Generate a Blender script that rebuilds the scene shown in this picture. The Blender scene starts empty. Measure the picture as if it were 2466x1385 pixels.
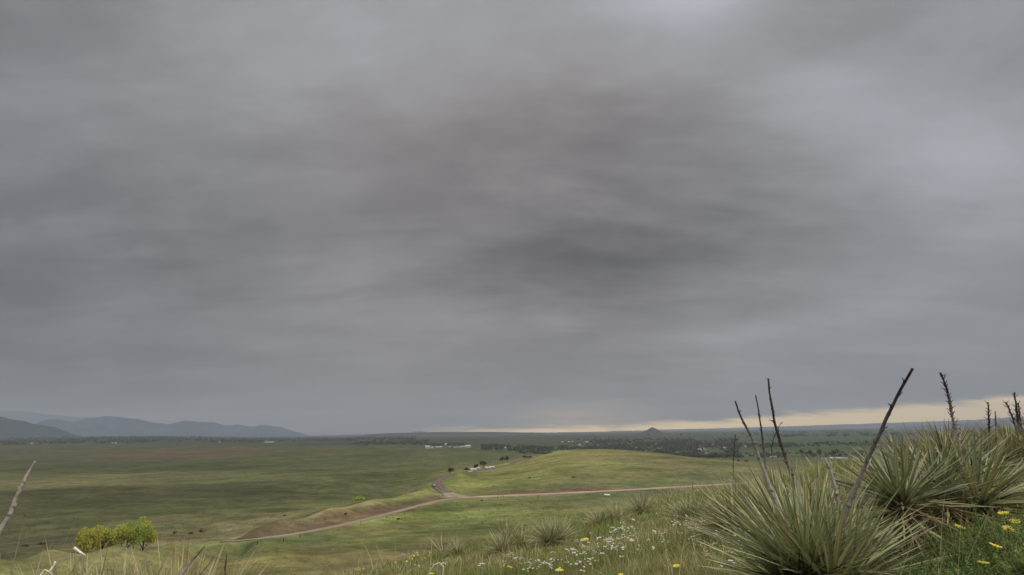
import bpy, math, random
import numpy as np
from mathutils import Matrix, Vector, Euler
R = math.radians
rng = np.random.default_rng(7)
random.seed(7)
scene = bpy.context.scene
COL = scene.collection

# ------------------------------------------------------------------ camera
W0, H0 = 2466.0, 1385.0
F = 1607.0                      # focal length in photo pixels
CAMZ = 50.0
PITCH, ROLL = R(12.3), R(-0.8)
cam_d = bpy.data.cameras.new('camera')
cam = bpy.data.objects.new('camera', cam_d)
COL.objects.link(cam)
cam_d.sensor_width = 36.0
cam_d.lens = 36.0 * F / W0
cam_d.clip_start = 0.05
cam_d.clip_end = 200000.0
CM = Matrix.Rotation(R(90) + PITCH, 4, 'X') @ Matrix.Rotation(ROLL, 4, 'Z')
CM.translation = Vector((0, 0, CAMZ))
cam.matrix_world = CM
scene.camera = cam
RM = np.array(CM.to_3x3())

# ------------------------------------------------------------------ exposure, sampling
vs = scene.view_settings
vs.view_transform = 'Standard'
vs.look = 'None'
vs.exposure = 0.0
vs.gamma = 1.0
vs.use_curve_mapping = False
cy = scene.cycles
cy.use_denoising = True
cy.max_bounces = 5
cy.diffuse_bounces = 2
cy.glossy_bounces = 1
cy.transmission_bounces = 2
cy.volume_bounces = 0
cy.transparent_max_bounces = 6
cy.caustics_reflective = False
cy.caustics_refractive = False

# ------------------------------------------------------------------ pixel helpers (photo pixels -> world)
def ray(px, py):
    c = np.array([(px - W0 / 2) / F, -(py - H0 / 2) / F, -1.0])
    d = RM @ c
    return d / np.linalg.norm(d)
def horizon_y(px):
    lo, hi = 900.0, 1200.0
    for _ in range(40):
        m = (lo + hi) / 2
        if ray(px, m)[2] > 0: lo = m
        else: hi = m
    return lo
def azim(px):
    d = ray(px, horizon_y(px))
    return math.atan2(d[0], d[1])
def at(px, py, dist):
    """world point on the pixel's ray at horizontal distance dist"""
    d = ray(px, py)
    return np.array([0, 0, CAMZ]) + d * (dist / math.hypot(d[0], d[1]))

# ------------------------------------------------------------------ world: Nishita sky under a procedural overcast
SUN_EL, SUN_AZ = R(52), R(125)            # azimuth clockwise from +Y (view direction)
world = bpy.data.worlds.new('World')
scene.world = world
world.use_nodes = True
nt = world.node_tree
nt.nodes.clear()
def N(tree, typ, **kw):
    n = tree.nodes.new(typ)
    for k, v in kw.items():
        setattr(n, k, v)
    return n
def math_node(tree, op, a, b=None, c=None, clamp=False):
    n = N(tree, 'ShaderNodeMath', operation=op, use_clamp=clamp)
    for i, v in enumerate((a, b, c)):
        if v is None: continue
        if isinstance(v, (int, float)): n.inputs[i].default_value = v
        else: tree.links.new(v, n.inputs[i])
    return n.outputs[0]
def vmath(tree, op, a, b=None):
    n = N(tree, 'ShaderNodeVectorMath', operation=op)
    for i, v in enumerate((a, b)):
        if v is None: continue
        if isinstance(v, (tuple, list)): n.inputs[i].default_value = v
        else: tree.links.new(v, n.inputs[i])
    return n
def smooth(tree, x, lo, hi, a=0.0, b=1.0):
    n = N(tree, 'ShaderNodeMapRange', interpolation_type='SMOOTHSTEP')
    tree.links.new(x, n.inputs[0])
    for i, v in enumerate((lo, hi, a, b)):
        if isinstance(v, (int, float)): n.inputs[1 + i].default_value = v
        else: tree.links.new(v, n.inputs[1 + i])
    return n.outputs[0]
def mixc(tree, fac, a, b, mode='MIX'):
    n = N(tree, 'ShaderNodeMix', data_type='RGBA', blend_type=mode)
    for s, v in ((n.inputs[0], fac), (n.inputs[6], a), (n.inputs[7], b)):
        if isinstance(v, (int, float)): s.default_value = v
        elif isinstance(v, (tuple, list)): s.default_value = (*v[:3], 1)
        else: tree.links.new(v, s)
    return n.outputs[2]
def lin(c):
    return tuple(((v / 255) / 12.92 if v / 255 <= 0.04045 else ((v / 255 + 0.055) / 1.055) ** 2.4) for v in c)
def noise(tree, vec, scale, detail=4, rough=0.5, dist=0.0, dims='3D'):
    n = N(tree, 'ShaderNodeTexNoise', noise_dimensions=dims)
    tree.links.new(vec, n.inputs['Vector'])
    n.inputs['Scale'].default_value = scale
    n.inputs['Detail'].default_value = detail
    n.inputs['Roughness'].default_value = rough
    n.inputs['Distortion'].default_value = dist
    return n.outputs[0]

tc = N(nt, 'ShaderNodeTexCoord')
dirv = vmath(nt, 'NORMALIZE', tc.outputs['Generated']).outputs[0]
sep = N(nt, 'ShaderNodeSeparateXYZ')
nt.links.new(dirv, sep.inputs[0])
DX, DY, DZ = sep.outputs
# cloud deck seen in perspective: project the direction on a flat layer
dzc = math_node(nt, 'ADD', math_node(nt, 'MAXIMUM', DZ, 0.0), 0.20)
cb = N(nt, 'ShaderNodeCombineXYZ')
nt.links.new(math_node(nt, 'DIVIDE', DX, dzc), cb.inputs[0])
nt.links.new(math_node(nt, 'DIVIDE', DY, dzc), cb.inputs[1])
mp = N(nt, 'ShaderNodeMapping')
nt.links.new(cb.outputs[0], mp.inputs[0])
mp.inputs['Rotation'].default_value = (0, 0, R(24))
mp.inputs['Scale'].default_value = (0.62, 1.25, 1)
n_big = noise(nt, mp.outputs[0], 0.75, 5, 0.48, 0.25)
mp2 = N(nt, 'ShaderNodeMapping')
nt.links.new(cb.outputs[0], mp2.inputs[0])
mp2.inputs['Rotation'].default_value = (0, 0, R(20))
mp2.inputs['Scale'].default_value = (0.8, 1.6, 1)
mp2.inputs['Location'].default_value = (3.1, 1.7, 0)
n_fine = noise(nt, mp2.outputs[0], 2.3, 8, 0.58, 0.5)
mp4 = N(nt, 'ShaderNodeMapping')
nt.links.new(dirv, mp4.inputs[0])
mp4.inputs['Rotation'].default_value = (0, R(24), 0)
mp4.inputs['Scale'].default_value = (1.0, 1.0, 1.9)
n_soft = noise(nt, mp4.outputs[0], 4.2, 6, 0.52, 0.5)
n_mot = noise(nt, mp4.outputs[0], 11.0, 5, 0.55, 0.6)
# cloud edges are ragged: bend the directions with noise before placing thick and thin spots
wn = N(nt, 'ShaderNodeTexNoise', noise_dimensions='3D')
nt.links.new(mp2.outputs[0], wn.inputs['Vector'])
wn.inputs['Scale'].default_value = 1.1
wn.inputs['Detail'].default_value = 6
wn.inputs['Roughness'].default_value = 0.6
wv = vmath(nt, 'SUBTRACT', wn.outputs['Color'], (0.5, 0.5, 0.5)).outputs[0]
wsc = N(nt, 'ShaderNodeVectorMath', operation='SCALE')
nt.links.new(wv, wsc.inputs[0]); wsc.inputs['Scale'].default_value = 0.20
wdir = vmath(nt, 'NORMALIZE', vmath(nt, 'ADD', dirv, wsc.outputs[0]).outputs[0]).outputs[0]
mp3 = N(nt, 'ShaderNodeMapping')
nt.links.new(cb.outputs[0], mp3.inputs[0])
mp3.inputs['Rotation'].default_value = (0, 0, R(-28))
mp3.inputs['Scale'].default_value = (0.7, 2.0, 1)
n_str = noise(nt, mp3.outputs[0], 1.5, 6, 0.55, 0.5)
lum = math_node(nt, 'MULTIPLY_ADD', math_node(nt, 'SUBTRACT', n_big, 0.5), 0.17, 0.232)
lum = math_node(nt, 'MULTIPLY_ADD', math_node(nt, 'SUBTRACT', n_str, 0.5), 0.135, lum)
n_rag = smooth(nt, n_fine, 0.40, 0.62)
lum = math_node(nt, 'MULTIPLY_ADD', math_node(nt, 'SUBTRACT', n_rag, 0.5), 0.026, lum)
n_rag2 = smooth(nt, noise(nt, mp3.outputs[0], 3.6, 8, 0.6, 0.7), 0.42, 0.66)
lum = math_node(nt, 'MULTIPLY_ADD', math_node(nt, 'SUBTRACT', n_rag2, 0.5), 0.016, lum)
lum = math_node(nt, 'MULTIPLY_ADD', math_node(nt, 'SUBTRACT', n_soft, 0.5), 0.13, lum)
lum = math_node(nt, 'MULTIPLY_ADD', math_node(nt, 'SUBTRACT', n_mot, 0.5), 0.062, lum)
# thin and thick places of the deck: (photo x, y, angular radius in degrees, change of radiance)
BLOBS = [
    (1660, 0, 5.5, 0.17), (1400, -60, 9, 0.05), (1000, 60, 11, 0.06), (600, 20, 12, 0.03), (500, 200, 10, 0.025),
    (1930, 285, 4.2, 0.085), (2080, 330, 4.5, 0.05), (2410, 430, 4.5, 0.095), (2300, 380, 4, 0.03),
    (2280, 150, 8, 0.05), (2466, 40, 8, 0.02),
    (1450, 640, 6.0, -0.042), (1300, 610, 5.5, -0.035), (1640, 600, 6, -0.038), (1500, 690, 4, -0.03), (1120, 590, 6, -0.03), (1850, 560, 5, -0.025), (2000, 520, 6, -0.012),
    (2350, 560, 5, -0.03), (2300, 700, 5, 0.045), (1900, 790, 6, 0.05), (1700, 830, 4, 0.03), (2200, 800, 6, 0.03), (1350, 745, 2.2, 0.02), (800, 710, 5, 0.02), (700, 760, 5, 0.012),
    (0, 700, 9, -0.03), (60, 470, 9, -0.022), (300, 820, 7, -0.025), (900, 480, 9, -0.02), (1250, 940, 5, -0.025), (1600, 960, 4, -0.02), (2050, 930, 5, -0.02), (700, 950, 7, 0.012), (150, 900, 6, -0.01),
]
for (bx, by, rad, amp) in BLOBS:
    d = ray(bx, by)
    asp = 2.1 if amp < 0 else 1.5
    r_ = R(rad) * (1.75 if amp < 0 else 1.35)
    df = vmath(nt, 'MULTIPLY', vmath(nt, 'SUBTRACT', wdir, tuple(d)).outputs[0], (1 / r_, 1 / r_, asp / r_)).outputs[0]
    q2 = vmath(nt, 'DOT_PRODUCT', df, df).outputs['Value']
    e = math_node(nt, 'EXPONENT', math_node(nt, 'MULTIPLY', q2, -1.0))
    lum = math_node(nt, 'MULTIPLY_ADD', e, amp * (0.86 if amp < 0 else 1.25), lum)
# overcast is brighter overhead; unseen sky there and behind boosted to light the ground
zen = smooth(nt, DZ, 0.56, 0.95, 1.0, 3.2)
back = smooth(nt, DY, 0.35, -0.6, 1.0, 2.2)
lum = math_node(nt, 'MULTIPLY', math_node(nt, 'MAXIMUM', lum, 0.09), math_node(nt, 'MULTIPLY', zen, back))
# tint: warm grey in the thick middle, bluish at the sides and in the thin spots
tintf = smooth(nt, math_node(nt, 'ABSOLUTE', math_node(nt, 'SUBTRACT', DX, -0.02)), 0.10, 0.55)
tint = mixc(nt, tintf, (1.06, 0.988, 0.985), (0.975, 1.0, 1.06))
tint = mixc(nt, smooth(nt, lum, 0.24, 0.42), tint, (0.96, 1.0, 1.07))
lc = N(nt, 'ShaderNodeCombineXYZ')
for i in range(3): nt.links.new(lum, lc.inputs[i])
cloud = mixc(nt, 1.0, lc.outputs[0], tint, 'MULTIPLY')
# clear strip of evening-gold air under the cloud edge near the horizon
U = math_node(nt, 'DIVIDE', DX, math_node(nt, 'MAXIMUM', DY, 0.15))
edge = math_node(nt, 'MAXIMUM', math_node(nt, 'MULTIPLY_ADD', U, 0.044, 0.0005), 0.0065)
wob = noise(nt, mp.outputs[0], 5.0, 4, 0.55, 0.2)
el = math_node(nt, 'MULTIPLY_ADD', math_node(nt, 'SUBTRACT', wob, 0.5), 0.022, DZ)
gap = smooth(nt, math_node(nt, 'SUBTRACT', edge, el), -0.0055, 0.0055)
gap = math_node(nt, 'MULTIPLY', gap, smooth(nt, U, -0.2, 0.08))
gap = math_node(nt, 'MULTIPLY', gap, smooth(nt, DY, 0.1, 0.4))
d = ray(1400, 1012)
gm = N(nt, 'ShaderNodeMapping')
nt.links.new(dirv, gm.inputs[0])
gm.inputs['Scale'].default_value = (1, 1, 4.2)
gd = vmath(nt, 'DISTANCE', gm.outputs[0], (d[0], d[1], d[2] * 4.2)).outputs['Value']
glow = smooth(nt, gd, 0.17, 0.0)
glow = math_node(nt, 'MULTIPLY', glow, math_node(nt, 'MULTIPLY_ADD', wob, 1.4, -0.1, clamp=True))
cloud = mixc(nt, math_node(nt, 'MULTIPLY', glow, 0.9), cloud, (1.35, 0.98, 0.50))
cloud = mixc(nt, gap, cloud, (3.0, 2.05, 0.80))
sky = N(nt, 'ShaderNodeTexSky', sky_type='NISHITA', sun_disc=False, sun_elevation=SUN_EL, sun_rotation=SUN_AZ)
bg1 = N(nt, 'ShaderNodeBackground')
nt.links.new(sky.outputs[0], bg1.inputs[0])
bg1.inputs[1].default_value = 0.05
bg2 = N(nt, 'ShaderNodeBackground')
nt.links.new(cloud, bg2.inputs[0])
bg2.inputs[1].default_value = 1.0
mx = N(nt, 'ShaderNodeMixShader')
mx.inputs[0].default_value = 0.97
nt.links.new(bg1.outputs[0], mx.inputs[1])
nt.links.new(bg2.outputs[0], mx.inputs[2])
wo = N(nt, 'ShaderNodeOutputWorld')
nt.links.new(mx.outputs[0], wo.inputs[0])

# ------------------------------------------------------------------ sun through the overcast
sl = bpy.data.lights.new('sun', 'SUN')
sl.energy = 1.5
sl.angle = R(14)
sl.color = (1.0, 0.93, 0.82)
sun = bpy.data.objects.new('sun', sl)
COL.objects.link(sun)
sd = Vector((math.sin(SUN_AZ) * math.cos(SUN_EL), math.cos(SUN_AZ) * math.cos(SUN_EL), math.sin(SUN_EL)))
sun.rotation_euler = sd.to_track_quat('Z', 'Y').to_euler()

# ------------------------------------------------------------------ generic helpers
def tag(o, label=None, cat=None, group=None, kind=None):
    if label: o['label'] = label
    if cat: o['category'] = cat
    if group: o['group'] = group
    if kind: o['kind'] = kind
    return o
def link(o, parent=None):
    COL.objects.link(o)
    if parent is not None: o.parent = parent
    return o
def empty(name, loc, label, cat, group=None, rz=0.0):
    o = bpy.data.objects.new(name, None)
    o.empty_display_size = 0.1
    o.location = tuple(float(v) for v in loc)
    o.rotation_euler = (0, 0, rz)
    link(o)
    return tag(o, label, cat, group)
def mesh_np(name, V, Fq, mat=None, parent=None, col=None, smooth_=True, loc=None):
    """V (n,3); Fq: (m,4) or (m,3) int array or list of both; col (n,3) linear colours"""
    me = bpy.data.meshes.new(name)
    Fs = Fq if isinstance(Fq, list) else [Fq]
    Fs = [np.asarray(f, dtype=np.int32) for f in Fs if len(f)]
    V = np.asarray(V, dtype=np.float32)
    me.vertices.add(len(V))
    me.vertices.foreach_set('co', V.ravel())
    idx = np.concatenate([f.ravel() for f in Fs])
    sizes = np.concatenate([np.full(len(f), f.shape[1], dtype=np.int32) for f in Fs])
    starts = np.concatenate([[0], np.cumsum(sizes)[:-1]]).astype(np.int32)
    me.loops.add(len(idx))
    me.loops.foreach_set('vertex_index', idx)
    me.polygons.add(len(sizes))
    me.polygons.foreach_set('loop_start', starts)
    me.polygons.foreach_set('loop_total', sizes)
    me.polygons.foreach_set('use_smooth', np.full(len(sizes), smooth_, dtype=bool))
    me.update(calc_edges=True)
    if col is not None:
        a = me.attributes.new('Col', 'FLOAT_COLOR', 'POINT')
        c4 = np.ones((len(V), 4), dtype=np.float32)
        c4[:, :3] = col
        a.data.foreach_set('color', c4.ravel())
    o = bpy.data.objects.new(name, me)
    if mat: me.materials.append(mat)
    if loc is not None: o.location = tuple(float(v) for v in loc)
    return link(o, parent)

def principled(name, color=None, rough=0.8, spec=0.3, use_col=False, var=0.0, vscale=20.0, translucent=0.0):
    m = bpy.data.materials.new(name)
    m.use_nodes = True
    t = m.node_tree
    b = t.nodes['Principled BSDF']
    b.inputs['Roughness'].default_value = rough
    b.inputs['Specular IOR Level'].default_value = spec
    if use_col:
        at_ = N(t, 'ShaderNodeAttribute', attribute_name='Col')
        c = at_.outputs['Color']
    else:
        rgb = N(t, 'ShaderNodeRGB')
        rgb.outputs[0].default_value = (*color, 1)
        c = rgb.outputs[0]
    if var > 0:
        tc_ = N(t, 'ShaderNodeTexCoord')
        nz = noise(t, tc_.outputs['Object'], vscale, 5, 0.6)
        f = N(t, 'ShaderNodeMapRange')
        t.links.new(nz, f.inputs[0])
        f.inputs[1].default_value, f.inputs[2].default_value = 0.3, 0.7
        f.inputs[3].default_value, f.inputs[4].default_value = 1 - var, 1 + var
        cc = N(t, 'ShaderNodeCombineXYZ')
        for i in range(3): t.links.new(f.outputs[0], cc.inputs[i])
        c = mixc(t, 1.0, c, cc.outputs[0], 'MULTIPLY')
    t.links.new(c, b.inputs['Base Color'])
    if translucent > 0:
        tr = N(t, 'ShaderNodeBsdfTranslucent')
        t.links.new(c, tr.inputs[0])
        ms = N(t, 'ShaderNodeMixShader')
        ms.inputs[0].default_value = translucent
        t.links.new(b.outputs[0], ms.inputs[1])
        t.links.new(tr.outputs[0], ms.inputs[2])
        t.links.new(ms.outputs[0], t.nodes['Material Output'].inputs[0])
    return m

M = {}
M['leaf'] = principled('yucca_leaf', rough=0.45, spec=0.35, use_col=True, translucent=0.12)
M['dead'] = principled('dead_leaf', rough=0.8, spec=0.2, use_col=True)
M['stalk'] = principled('dry_stalk', rough=0.85, spec=0.15, use_col=True, var=0.35, vscale=55)
M['grass'] = principled('grass_blade', rough=0.7, spec=0.2, use_col=True, translucent=0.25)
M['forb'] = principled('forb_leaf', rough=0.6, spec=0.25, use_col=True, translucent=0.25)
M['crown'] = principled('tree_leaf', rough=0.8, spec=0.1, use_col=True, translucent=0.42)
M['bark'] = principled('bark', (0.06, 0.045, 0.032), rough=0.9, spec=0.1, var=0.3, vscale=3)
M['white_petal'] = principled('white_petal', (0.86, 0.82, 0.70), rough=0.6, spec=0.2, translucent=0.2)
M['yellow_petal'] = principled('yellow_petal', (0.92, 0.74, 0.07), rough=0.5, spec=0.2, var=0.12, vscale=60, translucent=0.15)
M['flower_eye'] = principled('flower_eye', (0.55, 0.30, 0.02), rough=0.8, spec=0.1)
M['green_stem'] = principled('green_stem', (0.10, 0.15, 0.045), rough=0.7, spec=0.2)
M['post'] = principled('weathered_post', (0.055, 0.045, 0.038), rough=0.9, spec=0.1, var=0.3, vscale=4)
M['white_wall'] = principled('white_wall', (0.50, 0.49, 0.47), rough=0.7, spec=0.2, var=0.06, vscale=1.0)
M['tan_wall'] = principled('tan_wall', (0.42, 0.36, 0.29), rough=0.8, spec=0.2, var=0.08, vscale=1.0)
M['white_roof'] = principled('white_roof', (0.52, 0.52, 0.53), rough=0.45, spec=0.4, var=0.08, vscale=0.6)
M['grey_roof'] = principled('grey_roof', (0.34, 0.34, 0.36), rough=0.6, spec=0.3, var=0.1, vscale=0.6)
M['brown_roof'] = principled('brown_roof', (0.15, 0.11, 0.09), rough=0.8, spec=0.2, var=0.1, vscale=0.6)
M['dark_glass'] = principled('dark_glass', (0.03, 0.035, 0.04), rough=0.15, spec=0.5)
M['car_dark'] = principled('car_dark_paint', (0.03, 0.032, 0.038), rough=0.3, spec=0.5)
M['car_white'] = principled('car_white_paint', (0.8, 0.8, 0.8), rough=0.3, spec=0.5)
M['rubber'] = principled('rubber', (0.02, 0.02, 0.02), rough=0.9, spec=0.2)
M['lamp_glass'] = principled('lamp_glass', (0.75, 0.74, 0.7), rough=0.2, spec=0.5)
M['tank'] = principled('tank_white_paint', (0.85, 0.85, 0.83), rough=0.4, spec=0.4, var=0.04, vscale=2)

# ------------------------------------------------------------------ value noise
def _hash(ix, iy, s):
    h = (ix.astype(np.int64) * 374761393 + iy.astype(np.int64) * 668265263 + s * 1442695041) & 0x7fffffff
    h = ((h ^ (h >> 13)) * 1274126177) & 0x7fffffff
    return ((h ^ (h >> 16)) & 0xffff) / 65535.0
def vnoise(x, y, s=0):
    ix, iy = np.floor(x), np.floor(y)
    fx, fy = x - ix, y - iy
    fx, fy = fx * fx * (3 - 2 * fx), fy * fy * (3 - 2 * fy)
    a, b = _hash(ix, iy, s), _hash(ix + 1, iy, s)
    c, d_ = _hash(ix, iy + 1, s), _hash(ix + 1, iy + 1, s)
    return (a * (1 - fx) + b * fx) * (1 - fy) + (c * (1 - fx) + d_ * fx) * fy - 0.5
def fbm(x, y, s=0, o=4, g=0.5):
    v, amp = 0.0, 1.0
    for k in range(o):
        v = v + amp * vnoise(x * 2 ** k + 17.3 * k, y * 2 ** k - 9.1 * k, s + k)
        amp *= g
    return v
def sstep(x, a, b):
    t = np.clip((x - a) / (b - a), 0, 1)
    return t * t * (3 - 2 * t)

# ------------------------------------------------------------------ terrain
# control points of the low country: (px, horizontal distance, height) or (px, py, distance, None)
CP = []
def cz(px, dist, z): CP.append((azim(px), math.log(dist), z))
def cpix(px, py, dist): CP.append((azim(px), math.log(dist), at(px, py, dist)[2]))
for px in (-700, -300, 0, 300): 
    cz(px, 60, 14); cz(px, 130, 9.5)
for px in (600, 900, 1200, 1500, 1800, 2200, 2700, 3200):
    cz(px, 60, 14); cz(px, 130, 10)
for px, dd in ((0, 222), (150, 232), (300, 243), (450, 258)):        # edge of the knoll before the gully
    cpix(px, 1357 - 0.095 * px, dd); cz(px, 180, 8.4); cz(px, dd + 18, 4.5 + px * .004); cz(px, dd + 45, 2.6)
for px in (-700, -300, 0, 200, 400):
    cz(px, 420, 1.5); cz(px, 700, 0); cz(px, 1200, -1); cz(px, 2000, 2); cz(px, 3000, 13); cz(px, 5000, 37); cz(px, 8000, 66); cz(px, 14000, 90); cz(px, 45000, 100)
for px, dd, zz in ((480, 275, 8.3), (600, 310, 9.2), (700, 345, 11.2), (800, 385, 11.9), (900, 430, 11.5), (1000, 480, 11.2), (1045, 535, 10)):   # spur crest behind the road
    cz(px, dd, zz); cz(px, dd * 1.10, zz - 4.5 if px < 1020 else zz - 2.5); cz(px, dd * 1.24, 1.5)
ROAD_A = [(530, 1306), (600, 1301), (700, 1288), (800, 1270), (900, 1247), (1000, 1221), (1060, 1206), (1100, 1200)]
ROAD_B = [(1100, 1199), (1200, 1195), (1300, 1191), (1500, 1181), (1620, 1174), (1740, 1167), (1900, 1157)]
ROAD_C = [(1102, 1199), (1078, 1188), (1060, 1178), (1052, 1166), (1062, 1154), (1088, 1145), (1130, 1136.5), (1180, 1129), (1225, 1120), (1250, 1110), (1290, 1102), (1335, 1092), (1365, 1085)]
ROADZ = 8.0
def road_pt(px, py, z=ROADZ):
    d = ray(px, py)
    t = (z - CAMZ) / d[2]
    return np.array([d[0] * t, d[1] * t])
for px, py in ROAD_A + ROAD_B + ROAD_C[:9]:
    x, y = road_pt(px, py)
    CP.append((math.atan2(x, y), math.log(math.hypot(x, y)), ROADZ))
for px in (600, 800, 1000, 1200, 1400, 1700): cz(px, 215, 8.3)
for px in (520, 580, 640, 700): cz(px, 238, 7.9); cz(px, 252, 7.9)
for px in (600, 800, 1000): cz(px, 900, 0); cz(px, 1300, 0); cz(px, 2000, 8); cz(px, 3500, 14); cz(px, 6000, 22); cz(px, 12000, 35); cz(px, 45000, 60)
cz(1130, 590, 7.8); cz(1130, 680, 7.8); cz(1180, 620, 8.2); cz(1180, 740, 7.8); cz(1225, 680, 8.6); cz(1225, 860, 8.0); cz(1150, 860, 6); cz(1180, 900, 6)
for px in (1180,): cz(px, 1300, 3); cz(px, 2000, 9.5); cz(px, 3500, 14); cz(px, 6000, 22); cz(px, 12000, 35); cz(px, 45000, 60)
for px, py, dd in ((1280, 1107, 900), (1340, 1087, 1060), (1420, 1083, 1040), (1500, 1084, 1010), (1600, 1094, 960), (1700, 1106, 910), (1770, 1113, 880)):
    cpix(px, py, dd); z = at(px, py, dd)[2]; cz(px, dd * 1.25, z - 9)
    if px > 1300: cz(px, 650, 12 + (z - 12) * 0.35)
for px in (1400, 1550, 1700): cz(px, 1600, -10); cz(px, 2400, 0); cz(px, 4000, 12); cz(px, 8000, 22); cz(px, 15000, 36); cz(px, 45000, 60)
for px in (1900, 2150, 2500, 3000): cz(px, 550, 3); cz(px, 1000, -4); cz(px, 1500, -6); cz(px, 2500, 0); cz(px, 5000, 6); cz(px, 9000, 16); cz(px, 15000, 36); cz(px, 45000, 60)
CP = np.array(CP)
AS, LS = 2.6, 1.0
_P = np.stack([CP[:, 0] * AS, CP[:, 1] * LS], 1)
_D = np.sqrt(((_P[:, None] - _P[None]) ** 2).sum(-1) + 0.0009)
_n = len(CP)
_A = np.zeros((_n + 1, _n + 1))
_A[:_n, :_n] = -_D
_A[:_n, :_n] -= np.eye(_n) * 0.006
_A[:_n, _n] = _A[_n, :_n] = 1
_wts = np.linalg.solve(_A, np.concatenate([CP[:, 2], [0]]))
def low(x, y):
    sh = x.shape
    x, y = x.ravel(), y.ravel()
    out = np.empty(len(x))
    for i in range(0, len(x), 40000):
        xs, ys = x[i:i + 40000], y[i:i + 40000]
        a = np.clip(np.arctan2(xs, ys), -1.3, 1.3) * AS
        l = np.log(np.maximum(np.hypot(xs, ys), 40)) * LS
        dd = np.sqrt((a[:, None] - _P[None, :, 0]) ** 2 + (l[:, None] - _P[None, :, 1]) ** 2 + 0.0009)
        out[i:i + 40000] = -(dd @ _wts[:_n]) + _wts[_n]
    return out.reshape(sh)
def softplus(x, k):
    return np.where(x > 20 * k, x, k * np.log1p(np.exp(np.clip(x / k, -50, 20))))
def hill(x, y):
    r = np.hypot(x, y)
    xs = 22 * np.tanh(x / 22)
    ys = np.where(y < -25, -25 + 10 * np.tanh((y + 25) / 10), y)
    z = CAMZ - 0.656 + 0.18 * xs - 0.092 * ys
    u = np.clip(x / np.maximum(r, 0.1), -0.9, 0.9)
    z = z - 0.36 * softplus(np.maximum(y, r * 0.45) - (14.8 + 9.0 * u), 1.0)
    z = z - 0.5 * softplus(-y - 60, 10)
    z = z + 0.22 * np.exp(-((x + 2.1) ** 2 + (y - 2.6) ** 2) / 1.2)
    near = 1 - sstep(r, 18, 60)
    z = z + near * (0.10 * fbm(x / 1.7, y / 1.7, 3, 3) + 0.045 * fbm(x / 0.35, y / 0.35, 5, 2)) * sstep(r, 0.6, 2.0)
    return z
_road_xy = None
def height(x, y):
    x = np.asarray(x, dtype=float); y = np.asarray(y, dtype=float)
    r = np.hypot(x, y)
    zl = low(x, y)
    behind = sstep(-y / np.maximum(r, 1), 0.0, 0.5)
    zl = zl * (1 - behind) + 8 * behind
    amp = sstep(r, 110, 260)
    roll = amp * (1.3 * fbm(x / 75, y / 75, 11, 3) + 5.0 * sstep(r, 900, 2500) * fbm(x / 420, y / 420, 12, 3))
    if _road_xy is not None:
        roll = roll * road_mask(x, y)
    zl = zl + roll
    if _road_xy is not None:
        rd_ = road_dist(x, y)
        wr_ = 1 - sstep(rd_, 5.0, 26.0)
        zl = zl * (1 - wr_) + ROADZ * wr_
    zh = hill(x, y)
    k = 2.0
    m = np.maximum(zl, zh)
    return m + k * np.log(np.exp((zl - m) / k) + np.exp((zh - m) / k)) * np.where(r < 30, 0.0, sstep(r, 30, 60))
def poly(pts, step=3.0):
    P = np.array(pts, dtype=float)
    # Catmull-Rom through the points, resampled
    out = []
    for i in range(len(P) - 1):
        p0, p1, p2, p3 = P[max(i - 1, 0)], P[i], P[i + 1], P[min(i + 2, len(P) - 1)]
        n = max(2, int(np.linalg.norm(p2 - p1) / step))
        for t in np.linspace(0, 1, n, endpoint=False):
            out.append(0.5 * ((2 * p1) + (-p0 + p2) * t + (2 * p0 - 5 * p1 + 4 * p2 - p3) * t * t + (-p0 + 3 * p1 - 3 * p2 + p3) * t ** 3))
    out.append(P[-1])
    return np.array(out)
PA = poly([road_pt(*p) for p in ROAD_A])
PB = poly([road_pt(*p) for p in ROAD_B])
PC = poly([road_pt(*p) for p in ROAD_C])
_road_xy = np.concatenate([PA[::4], PB[::4], PC[::4]])
def road_dist(x, y):
    sh = x.shape
    x, y = x.ravel(), y.ravel()
    out = np.full(len(x), 1e3)
    r = np.hypot(x, y)
    sel = np.where((r > 180) & (r < 1700) & (y > 0))[0]
    for i in range(0, len(sel), 20000):
        s = sel[i:i + 20000]
        d2 = (x[s, None] - _road_xy[None, :, 0]) ** 2 + (y[s, None] - _road_xy[None, :, 1]) ** 2
        out[s] = np.sqrt(d2.min(1))
    return out.reshape(sh)
def road_mask(x, y):
    return sstep(road_dist(x, y), 6.0, 80.0)
def hz(x, y):
    return float(height(np.array([x]), np.array([y]))[0])
def hit(px, py, dmax=3000.0):
    """where the ray through a photo pixel meets the ground"""
    d = ray(px, py)
    hd = math.hypot(d[0], d[1])
    t = np.exp(np.linspace(math.log(1.0), math.log(dmax), 900))
    x, y, z = d[0] / hd * t, d[1] / hd * t, CAMZ + d[2] / hd * t
    g = height(x, y)
    k = np.where(z < g)[0]
    if len(k) == 0: i = len(t) - 1
    else: i = k[0]
    return np.array([x[i], y[i], g[i]])

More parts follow.
